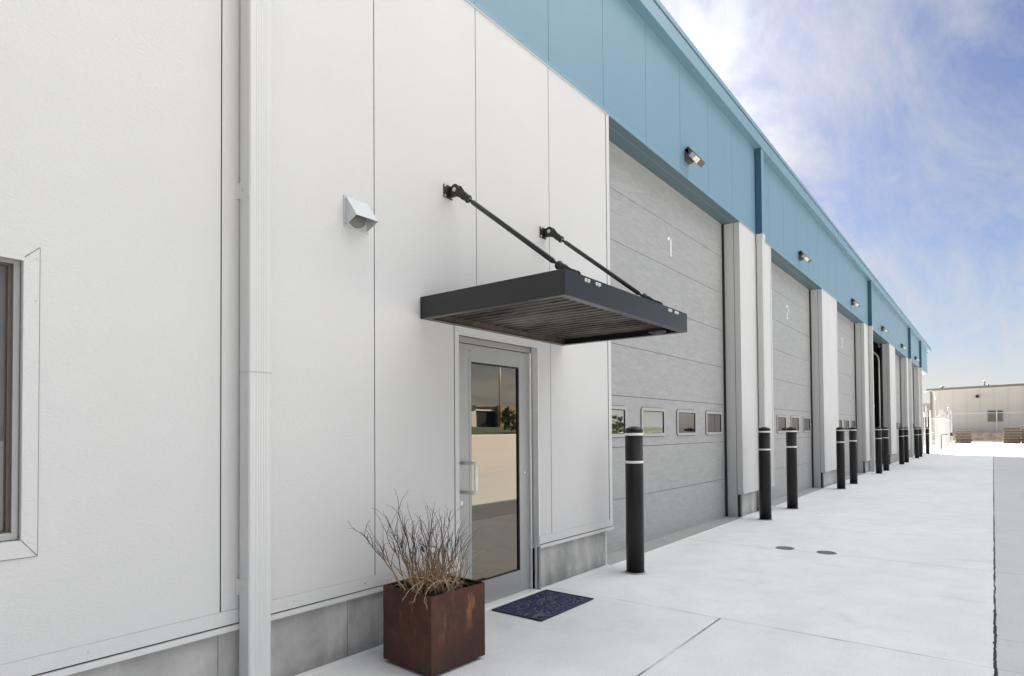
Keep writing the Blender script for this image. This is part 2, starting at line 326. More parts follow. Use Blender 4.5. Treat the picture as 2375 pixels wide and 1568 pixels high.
# ------------------------------------------------------------------ mesh helpers
class MB:
    def __init__(s): s.bm = bmesh.new(); s.mats = []
    def mi(s, m):
        if m not in s.mats: s.mats.append(m)
        return s.mats.index(m)
    def face(s, vs, m):
        try: f = s.bm.faces.new(vs); f.material_index = s.mi(m); return f
        except ValueError: return None
    def box(s, x0, x1, y0, y1, z0, z1, m, M=None):
        if x0 > x1: x0, x1 = x1, x0
        if y0 > y1: y0, y1 = y1, y0
        if z0 > z1: z0, z1 = z1, z0
        P = [Vector(p) for p in ((x0,y0,z0),(x1,y0,z0),(x1,y1,z0),(x0,y1,z0),(x0,y0,z1),(x1,y0,z1),(x1,y1,z1),(x0,y1,z1))]
        if M: P = [M @ p for p in P]
        v = [s.bm.verts.new(p) for p in P]
        for q in ((0,3,2,1),(4,5,6,7),(0,1,5,4),(1,2,6,5),(2,3,7,6),(3,0,4,7)): s.face([v[i] for i in q], m)
        return s
    def tube(s, pts, rad, m, n=8, cap=True, smooth=True):
        pts = [Vector(p) for p in pts]
        if not hasattr(rad, '__len__'): rad = [rad]*len(pts)
        rings = []; prev = None
        for i, p in enumerate(pts):
            d = (pts[min(i+1, len(pts)-1)] - pts[max(i-1, 0)]).normalized()
            if prev is None:
                a = d.orthogonal().normalized()
            else:
                a = (prev - d*prev.dot(d))
                a = a.normalized() if a.length > 1e-6 else d.orthogonal().normalized()
            prev = a; b = d.cross(a)
            rings.append([s.bm.verts.new(p + (a*math.cos(2*PI*k/n) + b*math.sin(2*PI*k/n))*rad[i]) for k in range(n)])
        for r0, r1 in zip(rings, rings[1:]):
            for k in range(n):
                f = s.face([r0[k], r0[(k+1) % n], r1[(k+1) % n], r1[k]], m)
                if f and smooth: f.smooth = True
        if cap: s.face(rings[0][::-1], m); s.face(rings[-1], m)
        return s
    def lathe(s, prof, c, m, n=32, axis='z', M=None):
        # prof: list of (r, h); m may be list per segment
        rings = []
        for r, h in prof:
            ring = []
            for k in range(n):
                a = 2*PI*k/n
                p = Vector((r*math.cos(a), r*math.sin(a), h))
                if M: p = M @ p
                ring.append(s.bm.verts.new(p + Vector(c)))
            rings.append(ring)
        for i, (r0, r1) in enumerate(zip(rings, rings[1:])):
            mm = m[i] if isinstance(m, list) else m
            for k in range(n):
                f = s.face([r0[k], r0[(k+1) % n], r1[(k+1) % n], r1[k]], mm)
                if f: f.smooth = True
        mm = m if not isinstance(m, list) else m[0]
        s.face(rings[0][::-1], mm); s.face(rings[-1], m if not isinstance(m, list) else m[-1])
        return s
    def prism(s, poly, plane, a, b, m):
        # poly in 2D, extruded along the third axis between a and b ; plane 'xz' -> along y
        def P(p, t):
            if plane == 'xz': return (p[0], t, p[1])
            if plane == 'yz': return (t, p[0], p[1])
            return (p[0], p[1], t)
        A = [s.bm.verts.new(P(p, a)) for p in poly]; B = [s.bm.verts.new(P(p, b)) for p in poly]
        n = len(poly)
        s.face(A, m); s.face(B[::-1], m)
        for i in range(n): s.face([A[i], B[i], B[(i+1) % n], A[(i+1) % n]], m)
        return s
    def ring(s, x0, x1, z0, z1, t, y0, y1, m, r=.05):
        # rounded rectangular frame in the xz plane
        def rr(x0, x1, z0, z1, r, n=4):
            o = []
            for cx_, cz_, a0 in ((x1-r, z1-r, 0), (x0+r, z1-r, 90), (x0+r, z0+r, 180), (x1-r, z0+r, 270)):
                for k in range(n+1):
                    a = R(a0 + 90*k/n); o.append((cx_ + r*math.cos(a), cz_ + r*math.sin(a)))
            return o
        O = rr(x0, x1, z0, z1, r); I = rr(x0+t, x1-t, z0+t, z1-t, max(.004, r-t*.9))
        n = len(O)
        V = [[s.bm.verts.new((p[0], y, p[1])) for p in q] for q in (O, I) for y in (y0, y1)]
        of, ob, jf, jb = V
        for i in range(n):
            j = (i+1) % n
            s.face([of[i], jf[i], jf[j], of[j]], m); s.face([of[i], of[j], ob[j], ob[i]], m); s.face([jf[i], jb[i], jb[j], jf[j]], m)
        return s
    def build(s, name, parent=None, loc=None, bevel=0, matrix=None):
        bmesh.ops.recalc_face_normals(s.bm, faces=s.bm.faces)
        me = bpy.data.meshes.new(name)
        s.bm.to_mesh(me); s.bm.free()
        for m in s.mats: me.materials.append(m)
        o = bpy.data.objects.new(name, me); col.objects.link(o)
        if parent: o.parent = parent
        if loc: o.location = loc
        if bevel:
            b = o.modifiers.new('bevel', 'BEVEL'); b.width = bevel; b.segments = 2; b.limit_method = 'ANGLE'; b.angle_limit = R(40); b.harden_normals = False
        return o
def tag(o, label=None, cat=None, group=None, kind=None):
    for k, v in (('label', label), ('category', cat), ('group', group), ('kind', kind)):
        if v: o[k] = v
    return o
def empty(name, loc=(0, 0, 0), rz=0, **k):
    o = bpy.data.objects.new(name, None); col.objects.link(o); o.location = loc; o.rotation_euler = (0, 0, rz); o.empty_display_size = .2
    return tag(o, **k)
def kids(o): return [c for c in bpy.data.objects if c.parent == o]
def copy_tree(o, parent=None):
    c = o.copy(); col.objects.link(c)
    c.parent = parent
    for ch in kids(o): copy_tree(ch, c)
    return c

# ------------------------------------------------------------------ dimensions
P = 1.016; PER = 6*P; X1 = 5.77; DW = 4.30; ZB = 4.778; ZP = .376; PY = .04; YD = .27
ZG = 6.27; XE = 42.9; XBE = 46.3; XRE = 47.7; XL = -9.0; DEPTH = 26.
J1 = 2.61
joints = [J1 + (k-12)*P for k in range(60)]
doors = [(X1 + k*PER, X1 + k*PER + DW) for k in range(6)]

# ------------------------------------------------------------------ setting
pb = MB()
n_ = 60
pb.box(-12, 78, -3.0-9.5, .04, -.3, 0, PAVE)
tag(pb.build('pavement'), kind='structure')
gb = MB()
prof = [(-12.496, -.004), (-20, .05), (-45, .85)]
vs = [[gb.bm.verts.new((x, y, z)) for y, z in prof] for x in (-60, 160)]
for i in range(2): gb.face([vs[0][i], vs[1][i], vs[1][i+1], vs[0][i+1]], LOT)
tag(gb.build('parking_lot'), kind='structure')
gb = MB()
q = [gb.bm.verts.new(p) for p in ((-900, -900, -.35), (1200, -900, -.35), (1200, 900, -.35), (-900, 900, -.35))]
gb.face(q, LOT)
tag(gb.build('ground'), kind='structure')
lb = MB()
lb.box(-60, 160, -45.3, -45, .6, 1.0, CAULK)
vs = [[lb.bm.verts.new((x, y, z)) for y, z in ((-45.3, .98), (-55, 2.0), (-140, 2.2))] for x in (-60, 160)]
for i in range(2): lb.face([vs[0][i], vs[1][i], vs[1][i+1], vs[0][i+1]], GRASS)
tag(lb.build('lawn'), kind='structure')

# ------------------------------------------------------------------ the warehouse
wh = empty('warehouse', (0, 0, 0), label='long white metal warehouse with blue upper band and grey overhead doors', cat='building')
g = .0036   # half width of the joints between panels
ENT = (3.41, 4.45, 2.16)      # entry opening
WIN = (-1.2, .757, .978, 2.155)

# white wall of the left part: vertical panels, each with its own edges
wb = MB()
edges = [XL] + [j for j in joints if XL < j < X1-.2] + [X1]
for a_, b_ in zip(edges, edges[1:]):
    x0 = a_+g if a_ != XL else a_; x1 = b_-g if b_ != X1 else b_
    holes = []
    for hx0, hx1, hz0, hz1 in ((ENT[0], ENT[1], 0, ENT[2]), (WIN[0], WIN[1], WIN[2], WIN[3])):
        if hx0 < x1 and hx1 > x0: holes.append((max(hx0, x0), min(hx1, x1), hz0, hz1))
    if not holes: wb.box(x0, x1, 0, .09, ZP+.11, ZB, WHITE); continue
    h = holes[0]
    if h[0]-x0 > .001: wb.box(x0, h[0], 0, .09, ZP+.11, ZB, WHITE)
    if x1-h[1] > .001: wb.box(h[1], x1, 0, .09, ZP+.11, ZB, WHITE)
    wb.box(h[0], h[1], 0, .09, h[3], ZB, WHITE)
    if h[2] > ZP+.11: wb.box(h[0], h[1], 0, .09, ZP+.11, h[2], WHITE)
wb.build('wall', wh)
# dark backing inside the joints and behind the wall
bb = MB()
def backing(x0, x1, z0=ZP+.02, z1=ZB): bb.box(x0, x1, .0905, .12, z0, z1, GAP)
backing(XL, WIN[0]); backing(WIN[1], ENT[0]); backing(ENT[1], X1-.01); backing(WIN[0], WIN[1], ZP+.02, WIN[2]); backing(WIN[0], WIN[1], WIN[3], ZB); backing(ENT[0], ENT[1], ENT[2]+.03, ZB)
# black hairlines set just proud, where sealant fills the joints
for j in joints:
    if XL < j < X1-.2:
        z0 = ZP+.11 if not (ENT[0] < j < ENT[1]) else ENT[2]+.07
        if WIN[0]-.06 < j < WIN[1]+.06:
            bb.box(j-g, j+g, .003, .0899, ZP+.11, WIN[2]-.001, GAP); bb.box(j-g, j+g, .003, .0899, WIN[3]+.001, ZB, GAP)
        else: bb.box(j-g*.99, j+g*.99, .003, .0899, z0, ZB, GAP)
bb.build('wall_backing', wh)
# base flashing with its drip edge, broken at the entry
fb = MB()
for x0, x1 in ((XL, ENT[0]+.0), (ENT[1]-.004, X1+.006)):
    fb.box(x0, x1, -.004, .09, ZP+.036, ZP+.109, WHITE)
    fb.box(x0, x1, .006, .09, ZP+.028, ZP+.036, GAP)
    fb.box(x0, x1, -.012, .09, ZP, ZP+.028, TRIM)
    x = x0+.35
    while x < x1-.1:
        fb.tube([(x, -.004, ZP+.074), (x, -.0065, ZP+.074)], .004, ZINC, 6); x += .508
fb.build('base_flashing', wh)
# corner trim at door 1
cb_ = MB()
cb_.box(X1-.058, X1+.004, -.004, .09, ZP+.109, ZB-.002, TRIM); cb_.box(X1-.066, X1-.058, -.0015, .02, ZP+.109, ZB-.002, GAP)
cb_.box(X1-.004, X1+.004, .0905, YD-.02, ZP, ZB, TRIM)
cb_.build('corner_trim', wh, bevel=.002)
# foundation strips
fo = MB()
fo.box(XL, 1.60, PY, .4, 0, ZP-.001, PLINTH); fo.box(1.604, 2.42, PY, .4, 0, ZP-.001, PLINTH); fo.box(2.424, ENT[0]+.02, PY, .4, 0, ZP-.001, PLINTH)
fo.box(ENT[1]-.02, 4.90, PY, .4, 0, ZP-.001, PLINTH); fo.box(4.903, X1-.09, PY, .4, 0, ZP-.001, PLINTH)
fo.box(X1-.088, X1-.055, PY-.003, .3, 0, ZP-.001, TRIM)
fo.build('foundation', wh)
ck = MB()
ck.box(XL, ENT[0]+.02, PY-.055, PY+.01, -.01, .006, CAULK); ck.box(ENT[1]-.02, X1-.05, PY-.055, PY+.01, -.01, .006, CAULK)
for x0, x1 in doors: ck.box(x0-.05, x1+.02, -.035, .0, -.01, .0055, CAULK)
for k in range(5): ck.box(doors[k][1]+.02, doors[k+1][0]-.05, PY-.045, PY+.01, -.01, .006, CAULK)
ck.box(doors[5][1], XE, PY-.045, PY+.01, -.01, .006, CAULK)
ck.build('caulk_bead', wh)

# piers between the doors
piers = [(doors[k][1], doors[k+1][0]) for k in range(5)] + [(doors[5][1], XE)]
for k, (x0, x1) in enumerate(piers):
    b = MB()
    cuts = [x0+.02] + [j for j in joints if x0+.25 < j < x1-.2] + [x1-.058]
    for a_, c_ in zip(cuts, cuts[1:]): b.box(a_+g*.6, c_-g*.6, 0, .09, ZP+.11, ZB, WHITE)
    for a_ in cuts[1:-1]: b.box(a_-g*.6, a_+g*.6, .003, .089, ZP+.11, ZB, GAP)
    b.box(x0+.021, x1-.02, .0905, .30, ZP, ZB, TRIMSHADE)
    b.box(x0+.021, x1, -.004, .09, ZP+.03, ZP+.109, WHITE); b.box(x0+.021, x1+.004, -.012, .09, ZP, ZP+.03, TRIM)
    pr = b.build('pier', wh)
    b = MB()   # right-hand corner trim and left jamb liner
    b.box(x1-.058, x1+.004, -.004, .09, ZP+.109, ZB-.002, TRIM); b.box(x1-.064, x1-.058, -.001, .02, ZP+.109, ZB-.002, GAP); b.box(x1-.004, x1+.004, .0905, YD-.02, ZP, ZB, TRIM)
    b2_ = MB(); b2_.box(x0-.002, x0+.020, -.003, .088, ZP-.01, ZB-.002, TRIM); b2_.build('corner_trim', pr, bevel=.002)
    b.build('corner_trim', pr, bevel=.002)
    b = MB()
    b.box(x0-.006, x0+.05, .094, YD-.012, 0.002, ZB-.002, TRIM); b.box(x0-.004, x0+.02, .088, .094, ZP, ZB-.002, GAP)
    b.build('jamb', pr)
    b = MB(); b.box(x0-.05, x0-.012, YD-.028, YD+.01, .002, ZB-.002, RUBBER); b.build('weather_seal', pr)
    b = MB(); b.box(x0+.052, x1-.09, PY, .4, 0, ZP-.001, PLINTH); b.box(x1-.088, x1-.055, PY-.003, .3, 0, ZP-.001, TRIM); b.box(x0+.022, x0+.051, PY+.02, .09, 0, ZP-.001, GAP); b.build('foundation', pr)

# blue band
bl = MB(); blj = bl
edges = [XL] + [j for j in joints if XL < j < XBE-.3] + [XBE]
YB = -.006
for a_, b_ in zip(edges, edges[1:]):
    bl.box(a_+g*.9, b_-g*.9, YB, .10, ZB+.05, ZG, BLUE)
for j in edges[1:-1]: blj.box(j-g*.9, j+g*.9, YB+.0025, .099, ZB+.05, ZG, GAP)
bl.box(XE+.1, XBE, .1005, DEPTH, ZB+.05, ZG-.3, BLUE)
bl.build('blue_band', wh)
bt = MB()
bt.box(XL, XBE+.002, YB-.004, .10, ZB, ZB+.049, BLUETRIM)
bt.box(XL, X1, YB-.0055, .0, ZB-.006, ZB, TRIMSHADE)
for x0, x1 in piers: bt.box(x0, x1, YB-.0055, -.0045, ZB-.006, ZB, TRIMSHADE)
x = 3.0
while x < 30:
    bt.tube([(x, YB-.004, ZB+.028), (x, YB-.0075, ZB+.028)], .0045, ZINC if False else BLUEDARK, 6); x += .61
bt.build('drip_trim', wh)
# end overhang underside and end wall
eb = MB(); eb.box(XE+.001, XBE, .101, DEPTH, ZB+.0, ZB+.045, TAN); eb.build('overhang_underside', wh)
# head soffits above the doors
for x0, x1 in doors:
    b = MB(); b.box(x0+.004, x1-.004, .1005, YD+.12, ZB, ZB+.05, BLUESHADE); b.box(x0+.004, x1-.004, YB+.002, .0995, ZB-.0045, ZB-.0008, BLUESHADE); b.box(x0+.004, x1-.004, .0975, .1035, ZB-.0065, ZB-.0015, BLUETRIM)
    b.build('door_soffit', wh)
# gutter
gu = MB()
gu.box(XL, XRE-.02, -.125, YB-.001, ZG, ZG+.19, BLUETRIM)
gu.box(XL, XRE-.02, -.119, 0, ZG+.19, ZG+.205, GAP)  # dark strip below the lip, gap shadow put into its colour
gu.box(XL, XRE, -.137, .0, ZG+.205, ZG+.272, BLUETRIM)
x = 11.5-6.1*3
while x < XRE-2:
    gu.box(x-.002, x+.002, -.1265, -.12, ZG+.002, ZG+.19, BLUEDARK); x += 3.05*2
gu.build('gutter', wh)
rf = MB()
H2 = ZG+.262
v = [rf.bm.verts.new(p) for p in ((XL, -.10, H2), (XRE, -.10, H2), (XRE, DEPTH/2, H2+1.0), (XL, DEPTH/2, H2+1.0), (XRE, DEPTH+.1, H2), (XL, DEPTH+.1, H2))]
rf.face([v[0], v[1], v[2], v[3]], BLUETRIM); rf.face([v[3], v[2], v[4], v[5]], BLUETRIM)
v2 = [rf.bm.verts.new(p) for p in ((XRE, -.10, ZG+.0), (XRE, DEPTH/2, ZG+.8), (XRE, DEPTH+.1, ZG+.0))]
rf.face([v[1], v2[0], v2[1], v[2]], BLUETRIM); rf.face([v[2], v2[1], v2[2], v[4]], BLUETRIM)
rf.box(XE+.1, XRE-.03, .0, DEPTH, ZG+.06, ZG+.1, TRIMSHADE)
rf.build('roof', wh)
# rest of the shell so that the bays are dark inside
sh = MB()
sh.box(XL, XE, DEPTH-.2, DEPTH, 0, ZG, INTW); sh.box(XL, XL+.2, .4, DEPTH-.2, 0, ZG, INTW); sh.box(XE-.2, XE, .31, DEPTH-.2, 0, ZG, TAN)
sh.box(XL, XE-.2, .101, .3, ZB+.051, ZG-.01, INTW)
sh.box(XL, XL+14, .4, .45, 0.4, 4.7, INTER) if False else None
sh.box(doors[3][0]-.4, doors[3][0]-.2, .45, 12, 0, 5.4, INTER); sh.box(doors[3][1]+.3, doors[3][1]+.5, .45, 12, 0, 5.4, INTER); sh.box(doors[3][0]-.4, doors[3][1]+.5, 12, 12.2, 0, 5.4, INTER)
sh.box(doors[3][0]-.4, doors[3][1]+.5, .31, 12.2, 5.4, 5.5, INTER)
sh.box(XL+.2, XE-.2, .401, DEPTH-.2, -.05, .004, INTER)
sh.build('shell', wh)
for x0, x1 in doors:
    b = MB(); b.box(x0-.05, x1+.0, 0.001, .42, -.02, .0045, SILL); b.build('door_sill', wh)

# overhead doors
DIG = {1: [[(-.55, .78), (-.05, .93), (.12, 1.)], [(.12, 1.0), (.12, 0)]],
       2: [[(-.42, .78), (-.30, .94), (0, 1.), (.30, .93), (.42, .74), (.32, .52), (-.1, .25), (-.42, .02), (.45, .02)]],
       3: [[(-.40, .84), (-.2, .97), (.1, 1.), (.36, .88), (.38, .68), (.2, .54), (-.08, .52), (.22, .50), (.42, .34), (.38, .12), (.1, .0), (-.2, .03), (-.42, .16)]],
       5: [[(.38, 1.), (-.32, 1.), (-.38, .56), (-.05, .63), (.3, .54), (.42, .32), (.32, .08), (0, 0), (-.28, .03), (-.42, .14)]],
       6: [[(.36, .92), (.1, 1.), (-.2, .9), (-.4, .6), (-.42, .3), (-.3, .07), (0, 0), (.3, .08), (.42, .3), (.3, .52), (0, .58), (-.28, .48), (-.41, .32)]]}
SEC = .604
def digit(k, cx_, y, z, h, wd, st):
    b = MB()
    for pl in DIG[k]:
        pts = [(cx_ + p[0]*wd, z + p[1]*h) for p in pl]
        # mitred strip
        n = len(pts); Lf, Rt = [], []
        for i in range(n):
            a_ = Vector(pts[max(i-1, 0)]); c_ = Vector(pts[min(i+1, n-1)]); p = Vector(pts[i])
            d1 = (p-a_).normalized() if i else (c_-p).normalized(); d2 = (c_-p).normalized() if i < n-1 else d1
            nn = Vector((-(d1.y+d2.y), d1.x+d2.x)); nn = nn.normalized() if nn.length > .2 else Vector((-d1.y, d1.x))
            sc_ = min(1.4, 1/max(.4, nn.dot(Vector((-d1.y, d1.x)))))
            Lf.append(p + nn*st/2*sc_); Rt.append(p - nn*st/2*sc_)
        F = [[b.bm.verts.new((q.x, yy, q.y)) for q in S] for S in (Lf, Rt) for yy in (y-.012, y-.001)]
        lf, lb_, rf_, rb = F
        for i in range(n-1):
            b.face([lf[i], lf[i+1], rf_[i+1], rf_[i]], REFL); b.face([lf[i], lb_[i], lb_[i+1], lf[i+1]], REFL); b.face([rf_[i], rf_[i+1], rb[i+1], rb[i]], REFL)
        b.face([lf[0], rf_[0], rb[0], lb_[0]], REFL); b.face([lf[-1], lb_[-1], rb[-1], rf_[-1]], REFL)
    return b
for k, (x0, x1) in enumerate(doors):
    if k == 3: continue
    b = MB()
    for s_ in range(8):
        z0 = .012 + s_*SEC; z1 = min(z0 + SEC - .006, ZB+.04)
        b.box(x0-.06, x1+.06, YD, YD+.05, z0, z1, DOORSKIN)
        b.box(x0-.06, x1+.06, YD+.012, YD+.045, z1, z1+.006, GAP)
    b.box(x0-.06, x1+.06, YD+.004, YD+.04, .0046, .012, CAULK)
    dr = b.build('overhead_door', wh, bevel=0)
    for q in range(4):
        a_ = x0 + .145 + q*1.092
        b = MB(); b.ring(a_, a_+.70, 1.335, 1.70, .040, YD-.016, YD-.001, DOORFRAME, .05)
        b.ring(a_-.006, a_+.706, 1.329, 1.706, .006, YD-.003, YD-.0005, GAP, .055)
        b.ring(a_+.040, a_+.66, 1.375, 1.66, .010, YD-.010, YD-.0045, RUBBER if q else RUBBER, .012)
        b.box(a_+.042, a_+.658, YD-.004, YD-.001, 1.377, 1.658, GLASSW)
        b.build('window', dr)
    b = digit(k+1, (x0+x1)/2+.02, YD, 3.79, .275, .16 if k else .15, .034 if k else .040); o = b.build('door_number', dr)
# open bay 4: vertical track with brackets and the raised curtain
tb = MB(); x = doors[3][1]-.10
arc = [(x, .36, .0), (x, .36, 4.1)] + [(x, .36 + .45*(1-math.cos(R(a))), 4.1 + .45*math.sin(R(a))) for a in (15, 30, 45, 60, 75, 90)] + [(x, 4.5, 4.62)]
tb.tube(arc, .035, TRACK, 6)
for z in (.5, 1.3, 2.1, 2.9, 3.7): tb.box(x, x+.14, .33, .36, z-.03, z+.03, TRACK)
tb.box(doors[3][0], doors[3][1], .7, .82, 4.46, 4.58, STONE)
tk = tb.build('door_track', wh)

# entry door -----------------------------------------------------------
ed = MB()
yF = .075
def frame(b, x0, x1, z0, z1, t_l, t_r, t_t, t_b, y0, y1, m):
    b.box(x0, x0+t_l, y0, y1, z0, z1, m); b.box(x1-t_r, x1, y0, y1, z0, z1, m)
    b.box(x0+t_l, x1-t_r, y0, y1, z1-t_t, z1, m); b.box(x0+t_l, x1-t_r, y0, y1, z0, z0+t_b, m)
frame(ed, 3.43, 4.405, .024, 2.105, .205, .145, .135, .185, yF, yF+.045, ALU)
d_ = ed.build('entry_door', wh, bevel=.002)
b = MB(); b.box(3.6352, 4.2598, yF+.014, yF+.020, .2095, 1.9695, GLASS); b.build('glass', d_)
b = MB(); frame(b, 3.6355, 4.2595, .2095, 1.9695, .006, .010, .012, .008, yF+.002, yF+.0135, RUBBER); b.build('glazing_gasket', d_)
b = MB(); frame(b, 3.610, 4.285, .185, 1.995, .025, .025, .025, .025, yF-.003, yF-.0005, ALU); b.build('glazing_bead', d_, bevel=.001)
b = MB()
def arcp(): 
    y0, yo, xa, zt, zb_, r = yF, -.085, 3.508, 1.172, .945, .03
    pts = [(xa, y0, zt)]
    for a in (0, 30, 60, 90): pts.append((xa, yo+r - r*math.sin(R(a)), zt - r + r*math.cos(R(a))))
    for a in (90, 60, 30, 0): pts.append((xa, yo+r - r*math.sin(R(a)), zb_ + r - r*math.cos(R(a))))
    pts.append((xa, y0, zb_)); return pts
b.tube(arcp(), .0138, ALUB, 14); b.build('handle', d_)
b = MB(); b.tube([(3.505, yF, .862), (3.505, yF-.012, .862)], .018, ZINC, 18); b.tube([(3.505, yF-.012, .862), (3.505, yF-.016, .862)], .010, ALUB, 14); b.build('lock_cylinder', d_)
b = MB(); b.tube([(4.33, yF, 1.05), (4.33, yF-.006, 1.05)], .010, ZINC, 12); b.build('rivet', d_)
b = MB(); b.tube([(3.62, yF, 2.055), (3.625, yF-.004, 2.055)], .008, ALUB, 8); b.build('closer_screw', d_)
b = MB(); b.box(4.4055, 4.4255, yF-.016, yF+.03, .026, 2.11, ALUB); b.box(4.4275, 4.4385, yF-.010, yF+.03, .026, 2.11, ALUD); b.build('hinge', d_, bevel=.003)
ef = MB()
ef.box(3.40, 4.47, yF+.002, .18, 2.112, 2.17, ALU); ef.box(4.439, 4.47, yF-.004, .2, .02, 2.17, ALUD); ef.box(3.395, 3.427, yF+.002, .2, .02, 2.112, ALU)
ef.build('entry_frame', wh, bevel=.002)
b = MB(); b.box(4.441, 4.452, -.001, .073, ZP+.012, 2.158, ALUB); b.box(4.443, 4.47, .004, .05, 0, ZP+.01, MIDSTEEL); b.box(4.43, 4.452, .025, .07, .02, .40, ALUB)
b.build('jamb_return', wh)
b = MB(); b.prism([(yF-.075, .0), (yF-.070, .014), (yF-.02, .022), (yF+.10, .022), (yF+.10, 0)], 'yz', 3.41, 4.46, ALUB); b.build('threshold', wh, bevel=.001)
b = MB()   # casing flashing with mitred corners
b.prism([(3.366, 2.228), (3.411, 2.162), (4.449, 2.162), (4.50, 2.228)], 'xz', -.006, .001, TRIM)
b.prism([(3.366, ZP+.0), (3.411, ZP+.0), (3.411, 2.158), (3.366, 2.224)], 'xz', -.006, .001, TRIM)
b.box(3.3635, 3.3655, -.003, .001, ZP+.11, 2.226, GAP); b.box(3.412, 4.448, .004, .075, 2.160, 2.175, BRONZE)
b.box(3.412, 4.448, -.004, .012, 2.150, 2.161, TRIM)
b.build('door_casing', wh)
b = MB(); b.box(3.2, 4.6, .35, .5, 0, 2.5, INTER); b.build('vestibule', wh)

# office window ----------------------------------------------------------
wo = MB(); wy = .055
frame(wo, WIN[0]+.004, WIN[1]-.003, WIN[2]+.003, WIN[3]-.003, .03, .022, .022, .03, wy-.03, wy+.04, ALU)
w_ = wo.build('window', wh, bevel=.001)
b = MB(); b.box(WIN[0]+.03, WIN[1]-.024, wy+.01, wy+.016, WIN[2]+.03, WIN[3]-.022, GLASSL); b.build('glass', w_)
b = MB(); frame(b, WIN[0]+.035, WIN[1]-.0255, WIN[2]+.0335, WIN[3]-.0255, .01, .014, .008, .006, wy-.012, wy+.0095, BRONZE); b.build('gasket', w_)
b = MB()
t = .055
def mit(b, poly): b.prism(poly, 'xz', -.0055, .001, WHITE)
mit(b, [(WIN[0], WIN[3]+.002), (WIN[1], WIN[3]+.002), (WIN[1]+t, WIN[3]+t), (WIN[0]-t, WIN[3]+t)])
mit(b, [(WIN[1]+.0012, WIN[3]), (WIN[1]+.0012, WIN[2]), (WIN[1]+t+.001, WIN[2]-t*1.3+.004), (WIN[1]+t+.001, WIN[3]+t-.003)])
mit(b, [(WIN[0]-t, WIN[2]-t*1.3), (WIN[1]+t, WIN[2]-t*1.3), (WIN[1], WIN[2]-.002), (WIN[0], WIN[2]-.002)])
b.box(WIN[0], WIN[1]+.002, -.018, -.004, WIN[3]-.014, WIN[3]+.0015, TRIM)
b.box(WIN[1]+t+.0012, WIN[1]+t+.0032, -.0030, .001, WIN[2]-t*1.3, WIN[3]+t, GAP); b.box(WIN[0], WIN[1]+t, -.003, .001, WIN[3]+t+.0002, WIN[3]+t+.0018, TRIMSHADE); b.box(WIN[0], WIN[1]+t, -.003, .001, WIN[2]-t*1.3-.0022, WIN[2]-t*1.3-.0002, GAP)
b.prism([(WIN[1]+.001, WIN[3]+.001), (WIN[1]+.003, WIN[3]-.001), (WIN[1]+t+.001, WIN[3]+t-.002), (WIN[1]+t-.001, WIN[3]+t)], 'xz', -.0060, -.0045, ALUD)
b.prism([(WIN[1]+.0005, WIN[2]-.001), (WIN[1]+.0025, WIN[2]+.001), (WIN[1]+t+.001, WIN[2]-t*1.3+.002), (WIN[1]+t-.001, WIN[2]-t*1.3)], 'xz', -.0060, -.0045, ALUD)
for z in (1.72, 1.33, 1.15, 1.98, 2.16): b.tube([(WIN[1]+t*.8, -.0055, z), (WIN[1]+t*.8, -.0075, z)], .003, ZINC, 6)
b.tube([(.60, -.0055, WIN[2]-.05), (.60, -.0075, WIN[2]-.05)], .003, ZINC, 6)
b.build('casing', w_)

# downspouts --------------------------------------------------------------
def spout(x, w_, d0, z0, z1, mat, joint=None, strap=None):
    b = MB()
    # ribbed front face
    pts = [(x, 0.)]; n = 5
    y1 = -d0
    pts = [(x, -.018), (x, y1+.006), (x+.006, y1)]
    a0, a1 = x+.028, x+w_-.028
    for i in range(n):
        p = a0 + (a1-a0)*i/n; q = (a1-a0)/n
        pts += [(p, y1), (p+q*.3, y1+.0016), (p+q*.6, y1+.0016), (p+q*.9, y1)]
    pts += [(x+w_-.006, y1), (x+w_, y1+.006), (x+w_, -.018)]
    b.prism(pts, 'xy', z0, z1, mat)
    if joint:
        b.box(x-.002, x+w_+.002, y1-.002, -.018, joint-.002, joint, ALU)
    return b
s1 = spout(1.687, .126, .115, .0, 6.27, TRIM, 1.74).build('downspout', wh)
def strap(x, w_, d0, z, parent, m=TRIM, left=.012):
    b = MB(); b.box(x-.003, x-.0003, -d0-.002, -.001, z-.043, z+.043, m); b.box(x-left-.002, x-.003, -.006, -.0005, z-.043, z+.043, m)
    b.box(x-.003, x+w_+.003, -d0-.004, -d0-.0012, z-.043, z+.043, m) if left > .02 else None
    b.tube([(x-.003, -.045, z), (x-.006, -.045, z)], .007, ZINC, 10)
    return b.build('strap', parent)
strap(1.687, .126, .115, 2.715, s1); strap(1.687, .126, .115, .60, s1)
for k, x in enumerate((10.93, 23.12, 35.31, 41.40)):
    if k == 3: x = 40.98
    b = spout(x, .14, .115, ZB-.02, ZG-.001, BLUEDARK); b.box(x+.002, x+.138, -.1165, -.1155, ZB, ZG-.01, BLUETRIM)  # lighter sheet on the front; dark sides carry their shade as colour
    b.build('downspout', wh)
    lo = spout(x, .14, .115, .0, ZB-.021, TRIM).build('downspout', wh)
    b = MB(); b.box(x-.012, x+.150, -.125, -.014, ZB-.10, ZB+.0, TRIM); b.tube([(x-.0125, -.06, ZB-.05), (x-.016, -.06, ZB-.05)], .006, ZINC, 8); b.build('strap', lo, bevel=.003)
    b = MB(); b.box(x-.006, x+.145, -.12, -.014, 2.12, 2.20, TRIM); b.build('strap', lo)

